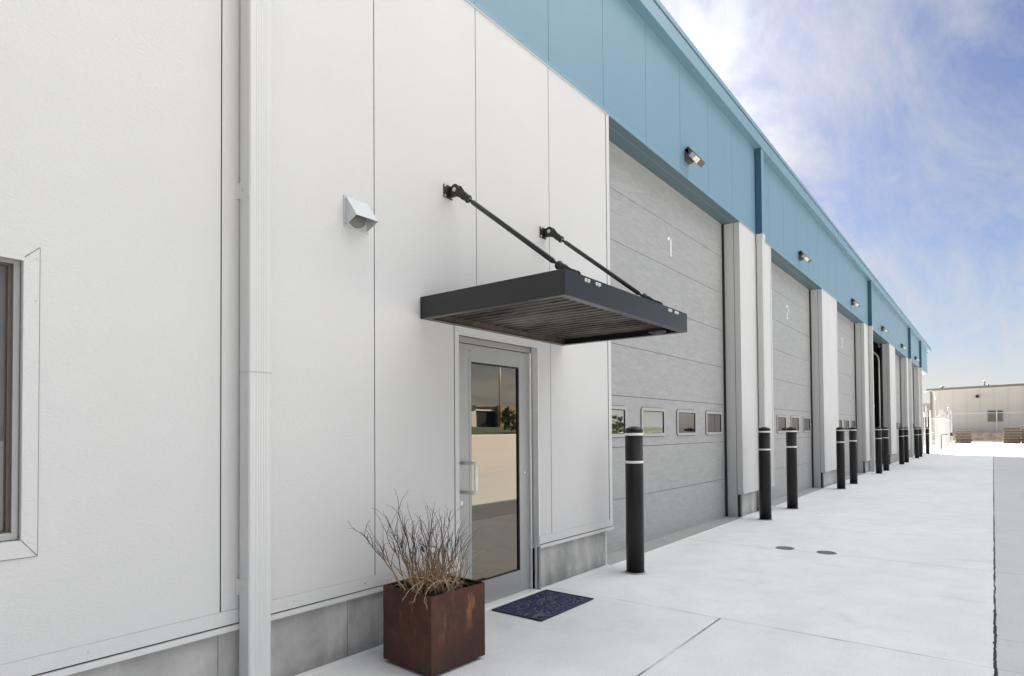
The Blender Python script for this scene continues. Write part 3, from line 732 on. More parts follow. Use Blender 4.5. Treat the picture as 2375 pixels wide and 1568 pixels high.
# ------------------------------------------------------------------ things on the wall
# vent hood
vh = MB()
A = 2.366; Bx = 2.560; zt = 2.902; zb_ = 2.703; t = .012
vh.box(A, A+t, -.008, 0, zb_, zt, GALV); vh.box(Bx-t, Bx, -.008, 0, zb_, zt, GALV); vh.box(A+t, Bx-t, -.008, 0, zt-t, zt, GALV); vh.box(A+t, Bx-t, -.008, 0, zb_, zb_+t, GALV)
def sheet(b, P4, m, th=.0015):
    v = [Vector(p) for p in P4]; nrm = (v[1]-v[0]).cross(v[2]-v[0]).normalized()*th
    a_ = [b.bm.verts.new(p) for p in v]; c_ = [b.bm.verts.new(p+nrm) for p in v]
    b.face(a_, m); b.face(c_[::-1], m)
    for i in range(len(v)): b.face([a_[i], a_[(i+1) % len(v)], c_[(i+1) % len(v)], c_[i]], m)
yo = -.115; zo = zb_+.055
sheet(vh, [(A+.012, -.008, zt-.006), (Bx-.012, -.008, zt-.006), (Bx-.012, yo, zo), (A+.012, yo, zo)], GALV)
sheet(vh, [(A+.012, -.008, zt-.006), (A+.012, yo, zo), (A+.012, -.008, zb_+.012)], GALV)
sheet(vh, [(Bx-.012, -.008, zt-.006), (Bx-.012, yo, zo), (Bx-.012, -.008, zb_+.012)], GALV)
vo = tag(vh.build('vent_hood'), 'small galvanised dryer vent hood on the white wall above the planter', 'vent')
b = MB(); b.tube([((A+Bx)/2, .0, (zt+zb_)/2-.01), ((A+Bx)/2, -.010, (zt+zb_)/2-.01)], .074, MIDSTEEL, 28, cap=False); b.tube([((A+Bx)/2, -.0061, (zt+zb_)/2-.01), ((A+Bx)/2, -.008, (zt+zb_)/2-.01)], .072, MIDSTEEL, 28); b.build('duct_collar', vo)
for z in (2.725, 2.76, 2.875): b = MB(); b.tube([(A+.006, -.008, z), (A+.006, -.0105, z)], .0028, MIDSTEEL, 6); b.build('screw', vo)

# canopy over the entry
cn = empty('door_canopy', (3.935, 0, 2.29), label='black steel canopy with slatted underside hung over the glass entry door', cat='canopy')
cx0, cx1, cy1, cz0, cz1 = 3.017, 4.852, -1.217, 2.215, 2.369
def off(b, name, **k):
    o = b.build(name, cn, **k); o.location = (-3.935, 0, -2.29); return o
b = MB(); th = .008; fl = .055
b.box(cx0, cx0+th, cy1+.0, -.002, cz0, cz1, BLACKMET); b.box(cx0+th, cx0+fl, cy1+th, -.002, cz0, cz0+.006, BLACKMET)
b.box(cx1-th, cx1, cy1, -.002, cz0, cz1, BLACKMET); b.box(cx1-fl, cx1-th, cy1+th, -.002, cz0, cz0+.006, BLACKMET)
b.box(cx0+th, cx1-th, cy1, cy1+th, cz0, cz1, BLACKMET); b.box(cx0+fl, cx1-fl, cy1+th, cy1+fl, cz0, cz0+.006, BLACKMET)
off(b, 'frame', bevel=.002)
b = MB(); b.box(cx0+th, cx1-th, -.030, -.003, cz0-.001, cz1-.002, LEDGER); b.box(cx0+fl, cx1-fl, -.06, -.030, cz0-.0015, cz0+.007, BLACKMET); off(b, 'ledger')
b = MB(); x = cx0+.03
while x < cx1-.06:
    b.box(x, x+.066, cy1+th+.002, -.032, 2.272, 2.280, SLAT); b.box(x+.058, x+.066, cy1+th+.002, -.032, 2.262, 2.272, SLAT)
    x += .088
b.box(cx0+.01, cx1-.01, cy1+th+.001, -.031, 2.300, 2.307, GAP)
sl_ = off(b, 'slats')
for x in (3.254, 3.288, 3.387, 3.42, 4.492, 4.522, 4.613, 4.648):
    b = MB(); M_ = Matrix.Rotation(R(90), 4, 'X')
    b.lathe([(.0125, 0), (.0125, .003), (.0095, .0035), (.0095, .010), (.0075, .012)], (x, cy1, 2.343), ZINC, 12, M=M_)
    off(b, 'bolt')
b = MB(); b.lathe([(.0, 0), (.07, .0), (.07, -.012), (.05, -.02), (.0, -.022)], (4.62, -1.06, cz0), BLACKROUGH, 20); off(b, 'clamp')
for xr, xs in ((3.305, 3.335), (4.535, 4.572)):
    p0 = Vector((xr+.022, -.070, 3.207)); p1 = Vector((xs-.005, -1.085, 2.405))
    d = (p1-p0).normalized(); nl = (p1-p0).length
    at = lambda s: p0 + d*s
    b = MB()
    b.tube([at(.15), at(.185), at(.205), at(nl-.205), at(nl-.185), at(nl-.15)], [.010, .010, .0185, .0185, .010, .010], BLACKMET, 16)
    rod = off(b, 'rod')
    b = MB()   # square wall plate with rounded look and a lug
    b.box(xr-.05, xr+.05, -.008, 0, 3.155, 3.255, BLACKROUGH); b.box(xr+.006, xr+.038, -.060, -.008, 3.168, 3.246, BLACKROUGH)
    b.tube([(xr+.006, -.068, 3.207), (xr+.038, -.068, 3.207)], .030, BLACKROUGH, 16)
    br_ = off(b, 'wall_bracket', bevel=.004)
    for u, v_ in ((-.036, -.036), (-.036, .036), (.036, -.036), (.036, .036)):
        b = MB(); b.lathe([(.010, 0), (.010, .004), (.006, .006)], (xr+u, -.008, 3.205+v_), ZINC, 12, M=Matrix.Rotation(R(90), 4, 'X'))
        o = b.build('bolt', br_)
    def clevis(origin, dr, fork_x):
        b = MB()
        for sx in (-1, 1):
            # cheek plates: teardrop outlines in the rod's vertical plane
            u = dr; vperp = Vector((1, 0, 0)).cross(dr).normalized()
            outl = []
            for a in range(0, 181, 20):
                an = R(90+a); outl.append(u*(math.cos(an)*.041) + vperp*(math.sin(an)*.041))
            outl += [u*.05 - vperp*.026, u*.115 - vperp*.023, u*.115 + vperp*.023, u*.05 + vperp*.026]
            xo = fork_x + sx*.021
            A_ = [b.bm.verts.new(origin + q + Vector((xo-.005*1, 0, 0))) for q in outl]; B_ = [b.bm.verts.new(origin + q + Vector((xo+.005, 0, 0))) for q in outl]
            b.face(A_, BLACKROUGH); b.face(B_[::-1], BLACKROUGH)
            for i in range(len(outl)): b.face([A_[i], B_[i], B_[(i+1) % len(outl)], A_[(i+1) % len(outl)]], BLACKROUGH)
        fx = Vector((fork_x, 0, 0))
        b.tube([origin+fx+dr*.085, origin+fx+dr*.105, origin+fx+dr*.125, origin+fx+dr*.145, origin+fx+dr*.158], [.030, .030, .025, .031, .026], BLACKROUGH, 16)
        b.tube([origin+fx+dr*.158, origin+fx+dr*.162], .015, ZINC, 12)
        b.tube([origin+fx-Vector((.030, 0, 0)), origin+fx+Vector((.030, 0, 0))], .016, ZINC, 12)
        return b
    o = clevis(p0, d, 0).build('clevis', rod)
    o = clevis(p1, -d, 0).build('clevis', rod)
    b = MB(); b.box(xs-.06, xs+.06, -1.16, -1.01, 2.3701, 2.378, BLACKROUGH); b.box(xs-.017, xs+.007, -1.13, -1.03, 2.378, 2.41, BLACKROUGH)
    off(b, 'deck_bracket', bevel=.004)

# wall lights
wl = empty('wall_light', (7.89, -.007, 5.10))
b = MB(); b.box(-.075, .075, -.06, 0, -.105, .06, LAMPB); b.box(-.06, .06, -.085, -.06, -.095, .03, LAMPB); b.build('back_box', wl, bevel=.008)
Mh = Matrix.Translation((0, -.046, .088)) @ Matrix.Rotation(R(52), 4, 'X')
b = MB(); b.box(-.075, .075, -.111, .0, -.072, 0, LAMPB, Mh); b.box(-.074, .074, -.285, -.111, -.066, -.004, LAMPB, Mh); b.box(-.077, .077, -.295, -.285, -.074, .002, LAMPB, Mh); b.box(-.077, .077, -.285, -.111, -.008, .002, LAMPB, Mh); b.build('head', wl, bevel=.004)
b = MB(); b.box(-.0765, .0765, -.284, -.192, -.072, -.0085, LED, Mh); b.build('led_panel', wl)
b = MB(); b.box(-.0765, .0765, -.188, -.112, -.0745, -.0085, LENS, Mh); b.build('lens', wl)
where = ['largest and nearest the camera', 'above the numeral two', 'above the numeral three', 'above the open fourth bay', 'second from the far end', 'nearest the far roof corner']
for k in range(6):
    o = wl if k == 0 else copy_tree(wl)
    o.location = (7.905 + k*PER, -.007, 5.10)
    tag(o, 'brown wall light on the blue band, ' + where[k], 'wall light', 'wall lights along the blue band')

# ------------------------------------------------------------------ bollards
bo = empty('bollard')
rb = .089
prof = [(rb, .0), (rb, 1.40)] + [(rb*math.cos(R(a))*.999 if a < 90 else .001, 1.40 + .062*math.sin(R(a))) for a in (12, 25, 38, 50, 60, 70, 80, 89)]
prof = [(rb, 0), (rb, 1.408)] + [(rb - .034*(1-math.cos(R(a))), 1.408 + .034*math.sin(R(a))) for a in (15, 30, 45, 60, 75, 90)] + [(.03, 1.452), (.001, 1.455)]
b = MB(); b.lathe(prof, (0, 0, 0), BOLL, 40); b.build('sleeve', bo)
for z in (1.086, 1.362): b = MB(); b.lathe([(rb-.002, z), (rb+.0014, z+.001), (rb+.0014, z+.025), (rb-.002, z+.026)], (0, 0, 0), REFL, 40); b.build('reflective_band', bo)
b = MB(); b.lathe([(rb+.0005, .0), (rb+.02, .0), (rb+.018, .006), (rb+.0005, .010)], (0, 0, 0), SILL, 32); b.build('footing_ring', bo)
ordn = ['first', 'second', 'third', 'fourth', 'fifth', 'sixth', 'seventh', 'eighth', 'ninth', 'tenth', 'eleventh', 'twelfth']
bx = []
for k in range(6): bx += [5.60 + k*PER, 10.05 + k*PER]
for i, x in enumerate(bx):
    o = bo if i == 0 else copy_tree(bo)
    o.location = (x, -.347, 0)
    if i == 0: lab = 'black bollard nearest the camera, right of the entry door'
    elif i == 11: lab = 'farthest black bollard, standing alone beside the white fence post'
    else: lab = 'black white-banded bollard, %s from the camera, at the %s side of the %s door' % (ordn[i], 'far' if i % 2 else 'near', ordn[i//2])
    tag(o, lab, 'bollard', 'black bollards flanking the overhead doors')

# ------------------------------------------------------------------ planter, shrub, mat, lids
pl = empty('planter', (2.725, -.425, 0), R(-3.0), label='square rusted steel planter box standing against the wall left of the entry', cat='planter')
hs = .222; zt = .472; tw = .005
b = MB()
b.box(-hs, hs, -hs, -hs+tw, .022, zt, CORTEN); b.box(-hs, hs, hs-tw, hs, .022, zt, CORTEN); b.box(-hs, -hs+tw, -hs+tw, hs-tw, .022, zt, CORTEN); b.box(hs-tw, hs, -hs+tw, hs-tw, .022, zt, CORTEN)
b.box(-hs+tw, hs-tw, -hs+tw, hs-tw, .022, .03, CORTEN)
b.build('box', pl, bevel=.001)
b = MB(); b.box(-hs+.04, hs-.04, -hs+.04, hs-.04, 0.0005, .0215, RUBBER); b.build('base', pl)
b = MB(); q = hs-.03; b.box(-q, q, -q, -q+.012, .3, zt-.014, RUBBER); b.box(-q, q, q-.012, q, .3, zt-.014, RUBBER); b.box(-q, -q+.012, -q+.012, q-.012, .3, zt-.014, RUBBER); b.box(q-.012, q, -q+.012, q-.012, .3, zt-.014, RUBBER); b.build('liner', pl)
rnd = random.Random(5)
b = MB(); n = 22; q = hs-.006
g_ = [[b.bm.verts.new((-q+2*q*i/n, -q+2*q*j/n, .415 + .025*noise.noise(Vector((i*.6, j*.6, 0))) + .008*rnd.random())) for j in range(n+1)] for i in range(n+1)]
for i in range(n):
    for j in range(n): b.face([g_[i][j], g_[i+1][j], g_[i+1][j+1], g_[i][j+1]], SOIL)
b.build('soil', pl)

shr = empty('dried_shrub', (2.725, -.425, .415), label='dead leafless shrub of dark twigs and pale dry stems in the rusted planter', cat='shrub')
# local frame: image-right is roughly (+.62,-.78) ; build stems towards measured tips
b = MB(); rnd = random.Random(11)
def stem(p, tip, r0, m, wig=.02, side=3, depth=0, mb=None):
    mb = mb or b
    p = Vector(p); tip = Vector(tip); n = max(5, int((tip-p).length/.035)); pts = []
    seed = rnd.random()*100
    ctrl = p.lerp(tip, .45) + Vector((0, 0, .05)) + Vector((rnd.uniform(-1, 1), rnd.uniform(-1, 1), 0))*wig*1.4
    for i in range(n+1):
        t = i/n; q = p*(1-t)**2 + ctrl*2*t*(1-t) + tip*t*t
        q = q + Vector((noise.noise(Vector((seed, t*7, 0))), noise.noise(Vector((seed, 5, t*7))), noise.noise(Vector((9, seed, t*7)))*.4))*wig*math.sin(min(1, t*1.5)*PI/2)
        pts.append(q)
    mb.tube(pts, [max(.0008, r0*(1-.86*i/n)) for i in range(n+1)], m, 5)
    # buds and short spurs
    if depth < 2:
        for i in range(2, n+1):
            if rnd.random() < .55:
                dv = (pts[i]-pts[i-1]).normalized(); sd_ = Vector((rnd.uniform(-1, 1), rnd.uniform(-1, 1), rnd.uniform(0, .6))).normalized()
                ln = rnd.uniform(.006, .014); mb.tube([pts[i], pts[i]+(dv*.4+sd_).normalized()*ln], [.0010, .0006], m, 3)
        if depth < 1:
            for _ in range(side):
                i = rnd.randint(int(n*.25), int(n*.8)); dv = (pts[i]-pts[i-1]).normalized()
                out_ = Vector((rnd.uniform(-1, 1), rnd.uniform(-1, 1), rnd.uniform(.1, .7))).normalized()
                ln = rnd.uniform(.10, .22)*(1-.3*i/n)
                stem(pts[i], pts[i]+(dv*.75+out_*.6)*ln, r0*(1-.7*i/n)*.75, m, wig*.7, 0, depth+1, mb)
    return pts
# tips measured on the photo (relative to the planter centre, height above soil)
tips = [(-.32, .005, .665), (-.30, .10, .50), (-.21, .005, .585), (-.64, .005, .52), (-.515, .005, .49), (-.455, .01, .555), (-.05, .005, .535), (.03, .02, .56), (.19, .01, .50), (.24, -.05, .44), (-.14, -.02, .49), (-.10, .08, .43), (.10, .05, .52), (-.38, -.05, .45), (.30, -.1, .36), (.02, -.12, .42), (-.2, .12, .4), (.12, .10, .45)]
for tx, ty, tz in tips:
    bx0 = max(-.16, min(.16, tx*.35 + rnd.uniform(-.05, .05))); by0 = rnd.uniform(-.10, .10)
    stem((bx0, by0, -.01), (tx, ty, tz), rnd.uniform(.0042, .0062), TWIG, .016, 7)
for _ in range(26):
    a = rnd.uniform(0, 2*PI); r_ = rnd.uniform(.03, .17); h_ = rnd.uniform(.12, .38)
    stem((r_*math.cos(a), r_*math.sin(a), -.01), (r_*math.cos(a)*1.7+rnd.uniform(-.08, .08), r_*math.sin(a)*1.6+rnd.uniform(-.08, .08), h_), rnd.uniform(.0030, .0050), TWIG, .012, 4)
b.build('twigs', shr)
b2 = MB()
for _ in range(80):
    a = rnd.uniform(0, 2*PI); r_ = rnd.uniform(.0, .17); a2 = rnd.uniform(0, 2*PI); ln = rnd.uniform(.06, .2)
    p = (r_*math.cos(a), r_*math.sin(a), rnd.uniform(-.01, .06))
    stem(p, (max(-.21, min(.21, p[0]+ln*math.cos(a2))), max(-.21, min(.21, p[1]+ln*math.sin(a2))), p[2]+rnd.uniform(-.01, .17)), rnd.uniform(.0022, .0046), STRAW, .012, 1, 0, b2)
# stems drooping over the left front rim
for tx, ty, tz in ((-.27, -.10, .015), (-.29, -.04, .03), (-.25, -.17, .03), (-.34, .04, .14)):
    p0_ = Vector((rnd.uniform(-.05, .1), rnd.uniform(-.08, .05), .06)); mid = Vector((tx*.6, ty*.6, .15)); tp = Vector((tx, ty, tz)); pts = [p0_*(1-t)**2 + mid*2*t*(1-t) + tp*t*t for t in [i/9 for i in range(10)]]
    b2.tube(pts, [.0034*(1-.6*i/9) for i in range(10)], STRAW, 5)
    for i in (5, 6, 7, 8, 9):
        dv = Vector((rnd.uniform(-1, 0), rnd.uniform(-1, .3), rnd.uniform(-1, .4)))*.035; b2.tube([pts[i], pts[i]+dv, pts[i]+dv+Vector((0, 0, -.02))], [.0016, .0013, .0008], STRAW, 4)
b2.build('dry_stems', shr)
b3 = MB()
for _ in range(60):
    a = rnd.uniform(0, 2*PI); r_ = rnd.uniform(.0, .17); c0 = Vector((r_*math.cos(a), r_*math.sin(a), rnd.uniform(.0, .14)))
    if rnd.random() < .2: c0.z = rnd.uniform(.15, .4)
    u = Vector((rnd.uniform(-1, 1), rnd.uniform(-1, 1), rnd.uniform(-1, 1))).normalized(); w2 = u.orthogonal().normalized(); s_ = rnd.uniform(.010, .022); k_ = u.cross(w2)*s_*.35
    vv_ = [c0-u*s_, c0+w2*s_*.4+k_, c0+u*s_, c0-w2*s_*.4+k_]; q4 = [b3.bm.verts.new(p) for p in vv_]
    b3.face([q4[0], q4[1], q4[2]], LEAF); b3.face([q4[0], q4[2], q4[3]], LEAF)
for _ in range(14):
    c0 = Vector((-.12, -.02, .30)) + Vector((rnd.gauss(0, .012), rnd.gauss(0, .012), rnd.gauss(0, .018))); u = Vector((rnd.uniform(-1, 1), rnd.uniform(-1, 1), rnd.uniform(-1, 1))).normalized(); w2 = u.orthogonal().normalized(); s_ = .012
    q4 = [b3.bm.verts.new(p) for p in (c0-u*s_, c0+w2*s_*.6, c0+u*s_, c0-w2*s_*.5)]; b3.face(q4, RUBBER)
b3.build('dry_leaves', shr)

mt = empty('doormat', (4.118, -.277, 0), 0, label='navy blue moulded rubber doormat lying on the concrete before the entry', cat='doormat')
b = MB(); hx, hy = .370, .234
b.box(-hx, hx, -hy, hy, .0015, .009, MATM); b.build('pad', mt, bevel=.002)
b = MB()
for a_, c_, d_, e_ in ((-hx-.008, hx+.008, -hy-.008, -hy+.014), (-hx-.008, hx+.008, hy-.014, hy+.008), (-hx-.008, -hx+.014, -hy+.0141, hy-.0141), (hx-.014, hx+.008, -hy+.0141, hy-.0141)):
    b.box(a_, c_, d_, e_, .001, .0125, MATRIM)
b.build('rim', mt, bevel=.003)

for i, (x, y) in enumerate(((7.775, -1.205), (7.765, -1.655))):
    b = MB(); b.lathe([(.001, .004), (.088, .004), (.092, .0055), (.100, .0055), (.104, .001)], (0, 0, 0), IRON, 32)
    o = b.build('cleanout_lid', loc=(x, y, 0))
    tag(o, 'round iron utility lid set in the concrete, ' + ('the one nearer the overhead doors' if i == 0 else 'the one farther out from the overhead doors'), 'utility lid', 'round iron lids in the pavement')

# ------------------------------------------------------------------ far end of the yard
fbld = empty('metal_shed_building', (85, 0, 0), label='low tan metal building with a louvred window at the far end of the yard', cat='building')
def fb_(b, name, par=fbld, **k):
    o = b.build(name, par, **k)
    if par is fbld: o.location = (-85, 0, 0)
    return o
YR = -33.
zr = lambda y: 5.72 + (2.4-y)*.022
b = MB(); b.prism([(2.4, .2), (2.4, zr(2.4)), (YR, zr(YR)), (YR, .2)], 'yz', 85, 97, TAN); fb_(b, 'wall')
b = MB(); b.prism([(2.75, zr(2.4)-.07), (2.75, zr(2.4)+.16), (YR-.3, zr(YR)+.17), (YR-.3, zr(YR)-.06)], 'yz', 84.6, 97.3, TANTRIM); fb_(b, 'roof')
b = MB(); b.box(84.9, 84.999, 2.25, 2.43, .2, 5.66, TANTRIM); fb_(b, 'corner_trim')
b = MB(); frame2 = lambda b, y0, y1, z0, z1, t, x0, x1, m: (b.box(x0, x1, y0, y0+t, z0, z1, m), b.box(x0, x1, y1-t, y1, z0, z1, m), b.box(x0, x1, y0+t, y1-t, z1-t, z1, m), b.box(x0, x1, y0+t, y1-t, z0, z0+t, m))
frame2(b, -4.06, -2.72, 2.04, 3.25, .09, 84.9, 84.998, TANTRIM)
z = 2.16
while z < 3.12: b.box(84.93, 84.99, -3.95, -2.83, z, z+.06, TANTRIM); z += .12
b.box(84.95, 84.996, -3.96, -2.82, 2.13, 3.16, DARKW)
fb_(b, 'louvred_window')
b = MB(); b.box(84.75, 84.998, -2.03, -1.74, 4.69, 5.0, DARKW); b.box(84.7, 84.75, -2.0, -1.77, 4.72, 4.92, DARKW); fb_(b, 'wall_pack_light')
for y, zz_, h_, rr in ((1.3, 6.05, .42, .14), (-2.52, 6.0, .7, .09), (-2.87, 6.0, .33, .08)):
    b = MB(); b.lathe([(rr, zr(y)-.1-85*0), (rr, zr(y)+h_*.85)], (85.6, y, 0), GALV, 12); b.lathe([(rr*1.7, zr(y)+h_*.85), (rr*1.9, zr(y)+h_), (rr*.3, zr(y)+h_*1.12)], (85.6, y, 0), GALV, 12); fb_(b, 'roof_vent')
# open-sided shed behind, left
os_ = MB(); os_.box(95, 101, 2.5, 12, 3.6, 4.55, TANTRIM); 
for i in range(7): os_.box(94.96, 95, 2.5, 12, 3.62+.13*i, 3.68+.13*i, TAN)
os_.box(100.5, 101, 2.5, 12, 0, 3.6, DARKW)
so_ = tag(os_.build('open_shed'), 'brown open shed roof seen past the end of the warehouse', 'shed')
b = MB()
for y in (3.4, 7.5, 11.6): b.box(95.1, 95.3, y, y+.2, 0, 3.6, TANTRIM)
b.build('posts', so_)
# rock bank and kerb
b = MB(); nx, ny = 10, 120; rnd = random.Random(3)
vs = [[None]*(ny+1) for _ in range(nx+1)]
for i in range(nx+1):
    for j in range(ny+1):
        x = 78.3 + 2.0*i/nx; y = 3.5 - 20*j/ny; z = -.02 + .9*min(1, (i/nx)*1.5) + .11*noise.noise(Vector((x*2.3, y*2.3, 3)))
        vs[i][j] = b.bm.verts.new((x + rnd.uniform(-.05, .05), y, z))
for i in range(nx):
    for j in range(ny): b.face([vs[i][j], vs[i+1][j], vs[i+1][j+1], vs[i][j+1]], ROCK)
b.box(80.2, 86, -17, 3.5, -.1, .80, LOT)
tag(b.build('rock_bank'), kind='structure')
b = MB(); b.box(77.95, 78.25, -60, 3.5, -.1, .13, CAULK); tag(b.build('kerb'), kind='structure')
# chain link fence on the bank
def chain(b, p0, p1, z0, z1, sp, r, m):
    p0 = Vector(p0); p1 = Vector(p1); Ln = (p1-p0).length; d = (p1-p0).normalized(); Hh = z1-z0
    s = -Hh
    while s < Ln:
        for sg in (1, -1):
            a0, a1 = (s, s+Hh)
            t0, t1 = max(0, -a0/Hh), min(1, (Ln-a0)/Hh)
            if t1 <= t0: continue
            q0 = p0 + d*(a0+Hh*t0); q1 = p0 + d*(a0+Hh*t1)
            za, zb2 = (z0+Hh*t0, z0+Hh*t1) if sg == 1 else (z1-Hh*t0, z1-Hh*t1)
            b.tube([(q0.x, q0.y, za), (q1.x, q1.y, zb2)], r, m, 3, cap=False, smooth=False)
        s += sp
    return b
ff = empty('chain_link_fence', (80.3, -3, .8), label='grey chain link fence with top rail on the rock bank before the tan building', cat='fence')
def offf(b, name, par, loc): o = b.build(name, par); o.location = tuple(-q for q in loc); return o
b = chain(MB(), (80.3, 1.2, 0), (80.3, -12, 0), .85, 2.9, .16, .0055, GWIRE); offf(b, 'mesh', ff, (80.3, -3, .8))
b = MB(); b.tube([(80.3, 1.2, 2.93), (80.3, -12, 2.93)], .035, WPAINT, 8); offf(b, 'top_rail', ff, (80.3, -3, .8))
for y in (1.2, -3.5, -7.9, -12):
    b = MB(); b.tube([(80.3, y, .6), (80.3, y, 3.05), (80.3, y, 3.2)], [.045, .045, .02], WPAINT, 8); offf(b, 'post', ff, (80.3, -3, .8))
# white yard fence leaving the warehouse corner
yf = empty('yard_fence', (44, -.27, 0), label='white chain link fence with a barbed wire arm running from the warehouse corner', cat='fence')
yl = (44, -.27, 0)
b = MB(); b.tube([(43.9, -.27, 0), (43.9, -.27, 2.46)], .05, WPAINT, 10); offf(b, 'post', yf, yl)
b = MB(); b.tube([(44.45, -.50, 0), (44.45, -.50, 1.98)], .035, GWIRE, 10); b.tube([(44.45, -.50, 1.96), (44.6, -.72, 2.22)], .018, GWIRE, 6); offf(b, 'post', yf, yl)
b = MB(); b.tube([(50, -.62, 0), (50, -.62, 2.1)], .04, WPAINT, 8); offf(b, 'post', yf, yl)
b = chain(MB(), (43.9, -.27, 0), (44.45, -.50, 0), .06, 1.96, .07, .003, GWIRE); chain(b, (44.45, -.50, 0), (50, -.62, 0), .06, 1.96, .09, .0045, GWIRE); chain(b, (50, -.62, 0), (58, -.55, 0), .06, 1.96, .10, .0055, GWIRE); offf(b, 'mesh', yf, yl)
b = MB(); b.tube([(43.9, -.27, 1.97), (44.45, -.5, 1.97), (50, -.62, 1.97), (58, -.55, 1.97)], .025, WPAINT, 6)
for z, o_ in ((2.06, .08), (2.14, .15), (2.22, .22)): b.tube([(43.9, -.27-o_*.3, z), (44.5, -.5-o_, z), (50, -.62-o_, z)], .006, GWIRE, 4)
offf(b, 'rail', yf, yl)
gt = empty('yard_gate', (64, -.1, 0), label='white gate frame of tall posts and diagonal braces behind the bent black pipe', cat='gate')
gl = (64, -.1, 0)
for y, h_ in ((.39, 2.95), (.18, 2.87), (-.07, 2.8), (-.20, 3.1), (-.40, 2.78)):
    b = MB(); b.tube([(64, y, 0), (64, y, h_)], .055, WPAINT, 8); b.lathe([(.075, h_), (.06, h_+.05), (.01, h_+.08)], (64, y, 0), WPAINT, 8); offf(b, 'post', gt, gl)
b = MB(); b.tube([(64, .6, 1.93), (64, .05, 1.97)], .05, WPAINT, 6); b.tube([(64, .5, 1.75), (64, .1, 1.78)], .04, WPAINT, 6); b.tube([(64, -.07, 2.3), (64, -.2, 2.7)], .04, WPAINT, 6); b.tube([(64, -.4, 2.0), (64, -.5, 2.2)], .03, GWIRE, 6); b.tube([(64, -.07, 1.2), (64, -.40, 1.2)], .04, WPAINT, 6); offf(b, 'brace', gt, gl)
b = chain(MB(), (58, -.55, 0), (64, .0, 0), .1, 1.9, .12, .006, GWIRE); offf(b, 'mesh', gt, gl)
b = MB(); b.box(62.9, 63.1, -.52, -.36, .75, 1.0, DARKW); b.tube([(63, -.44, 0), (63, -.44, .75)], .03, GWIRE, 6); offf(b, 'keypad', gt, gl)
b = MB(); b.tube([(46.4, -.64, .004), (46.4, -.64, .88)] + [(46.4, -.64-.13*(1-math.cos(R(a))), .88+.13*math.sin(R(a))) for a in (20, 40, 60, 80, 90)] + [(46.4, -.93, 1.01)], .022, BLACKROUGH, 10); b.box(46.36, 46.44, -.95, -.93, .95, 1.07, BLACKROUGH); b.box(46.3, 46.5, -.71, -.57, 0, .006, BLACKROUGH)
tag(b.build('bent_pipe'), 'short bent black pipe rising from the pavement in front of the white gate', 'pipe')
# goose-neck lamp at the fence
b = MB(); pts = [(66, .83, 0.0), (66, .83, 4.15), (66, .86, 4.45), (66, .98, 4.66), (66, 1.15, 4.72), (66, 1.35, 4.70), (66, 1.45, 4.6)]
b.tube([(66, .83, 4.15), (66, .86, 4.45), (66, .98, 4.66), (66, 1.15, 4.72), (66, 1.35, 4.70), (66, 1.48, 4.62)], .035, WPAINT, 8); b.tube([(66, .83, 0), (66, .83, 4.15)], .025, WPAINT, 8)
gn = tag(b.build('gooseneck_lamp'), 'white gooseneck yard lamp on a thin pole beside the tan building corner', 'lamp')
b = MB(); b.box(65.9, 66.1, .74, .92, 3.95, 4.2, WPAINT); b.build('junction_box', gn)
b = MB(); b.lathe([(.03, 4.64), (.06, 4.60), (.15, 4.54), (.15, 4.52), (.02, 4.53)], (66, 1.5, 0), GWIRE, 12); b.build('lamp_shade', gn)
# meters at the warehouse end
b = MB(); b.box(42.96, 43.2, -.22, .02, 2.05, 2.36, WPAINT); mtb = tag(b.build('utility_box'), 'pale utility box with pipes at the far corner of the warehouse', 'utility box')
b = MB(); b.tube([(43.1, -.17, 0), (43.1, -.17, 2.05)], .025, WPAINT, 8); b.tube([(43.1, -.05, 0.0), (43.1, -.05, 2.05)], .022, GWIRE, 8); b.tube([(43.1, -.12, 2.36), (43.1, -.12, 2.75)], .03, WPAINT, 8); b.build('conduit', mtb)
b = MB(); b.box(43.0, 43.2, -.22, -.12, .6, .7, DARKW); b.build('valve', mtb)

# pallets -------------------------------------------------------------------
def pallet(m):
    b = MB()
    for k in range(7): b.box(-.5, .5, -.6+k*.18, -.6+k*.18+.11, .118, .138, m)
    for k in range(3): b.box(-.5+k*.455, -.5+k*.455+.09, -.6, .6, .022, .117, BRONZE)  # stringers darkened, shade between the decks put into their colour
    for k in range(4): b.box(-.5, .5, -.6+k*.367, -.6+k*.367+.10, .0, .0215, m)
    for v in b.bm.verts: v.co.x, v.co.y = v.co.x, v.co.y
    return b.build('pallet')
base = pallet(WOOD); rnd = random.Random(8)
def ordinal(i, n):
    return 'lowest' if i == 0 else ('topmost' if i == n-1 else ordn[i] + ' from the bottom')
first = True
for nm, x, y, n, yw in (('left stack beside the gate', 70.2, -1.02, 8, 1.0), ('taller right stack', 70.6, -4.48, 10, 1.0), ('stack cut by the right picture edge', 70.8, -5.72, 9, 1.0)):
    for i in range(n):
        o = base if first else base.copy()
        if not first: col.objects.link(o)
        first = False
        o.location = (x + rnd.uniform(-.05, .05), y + rnd.uniform(-.05, .05), i*.1395 + .001); o.rotation_euler = (0, 0, rnd.uniform(-.03, .03))
        tag(o, 'wooden pallet, %s in the %s' % (ordinal(i, n), nm), 'pallet', 'wooden pallets stacked in the sunlit yard')
b = MB(); b.box(-.2, .2, -.2, .2, 0, .28, REDP); b.box(-.22, .22, -.22, .22, .2805, .34, WPAINT)
tag(b.build('fuel_can', loc=(70.7, -5.5, 9*.1395+.004)), 'small red container on the pallets at the right picture edge', 'container')

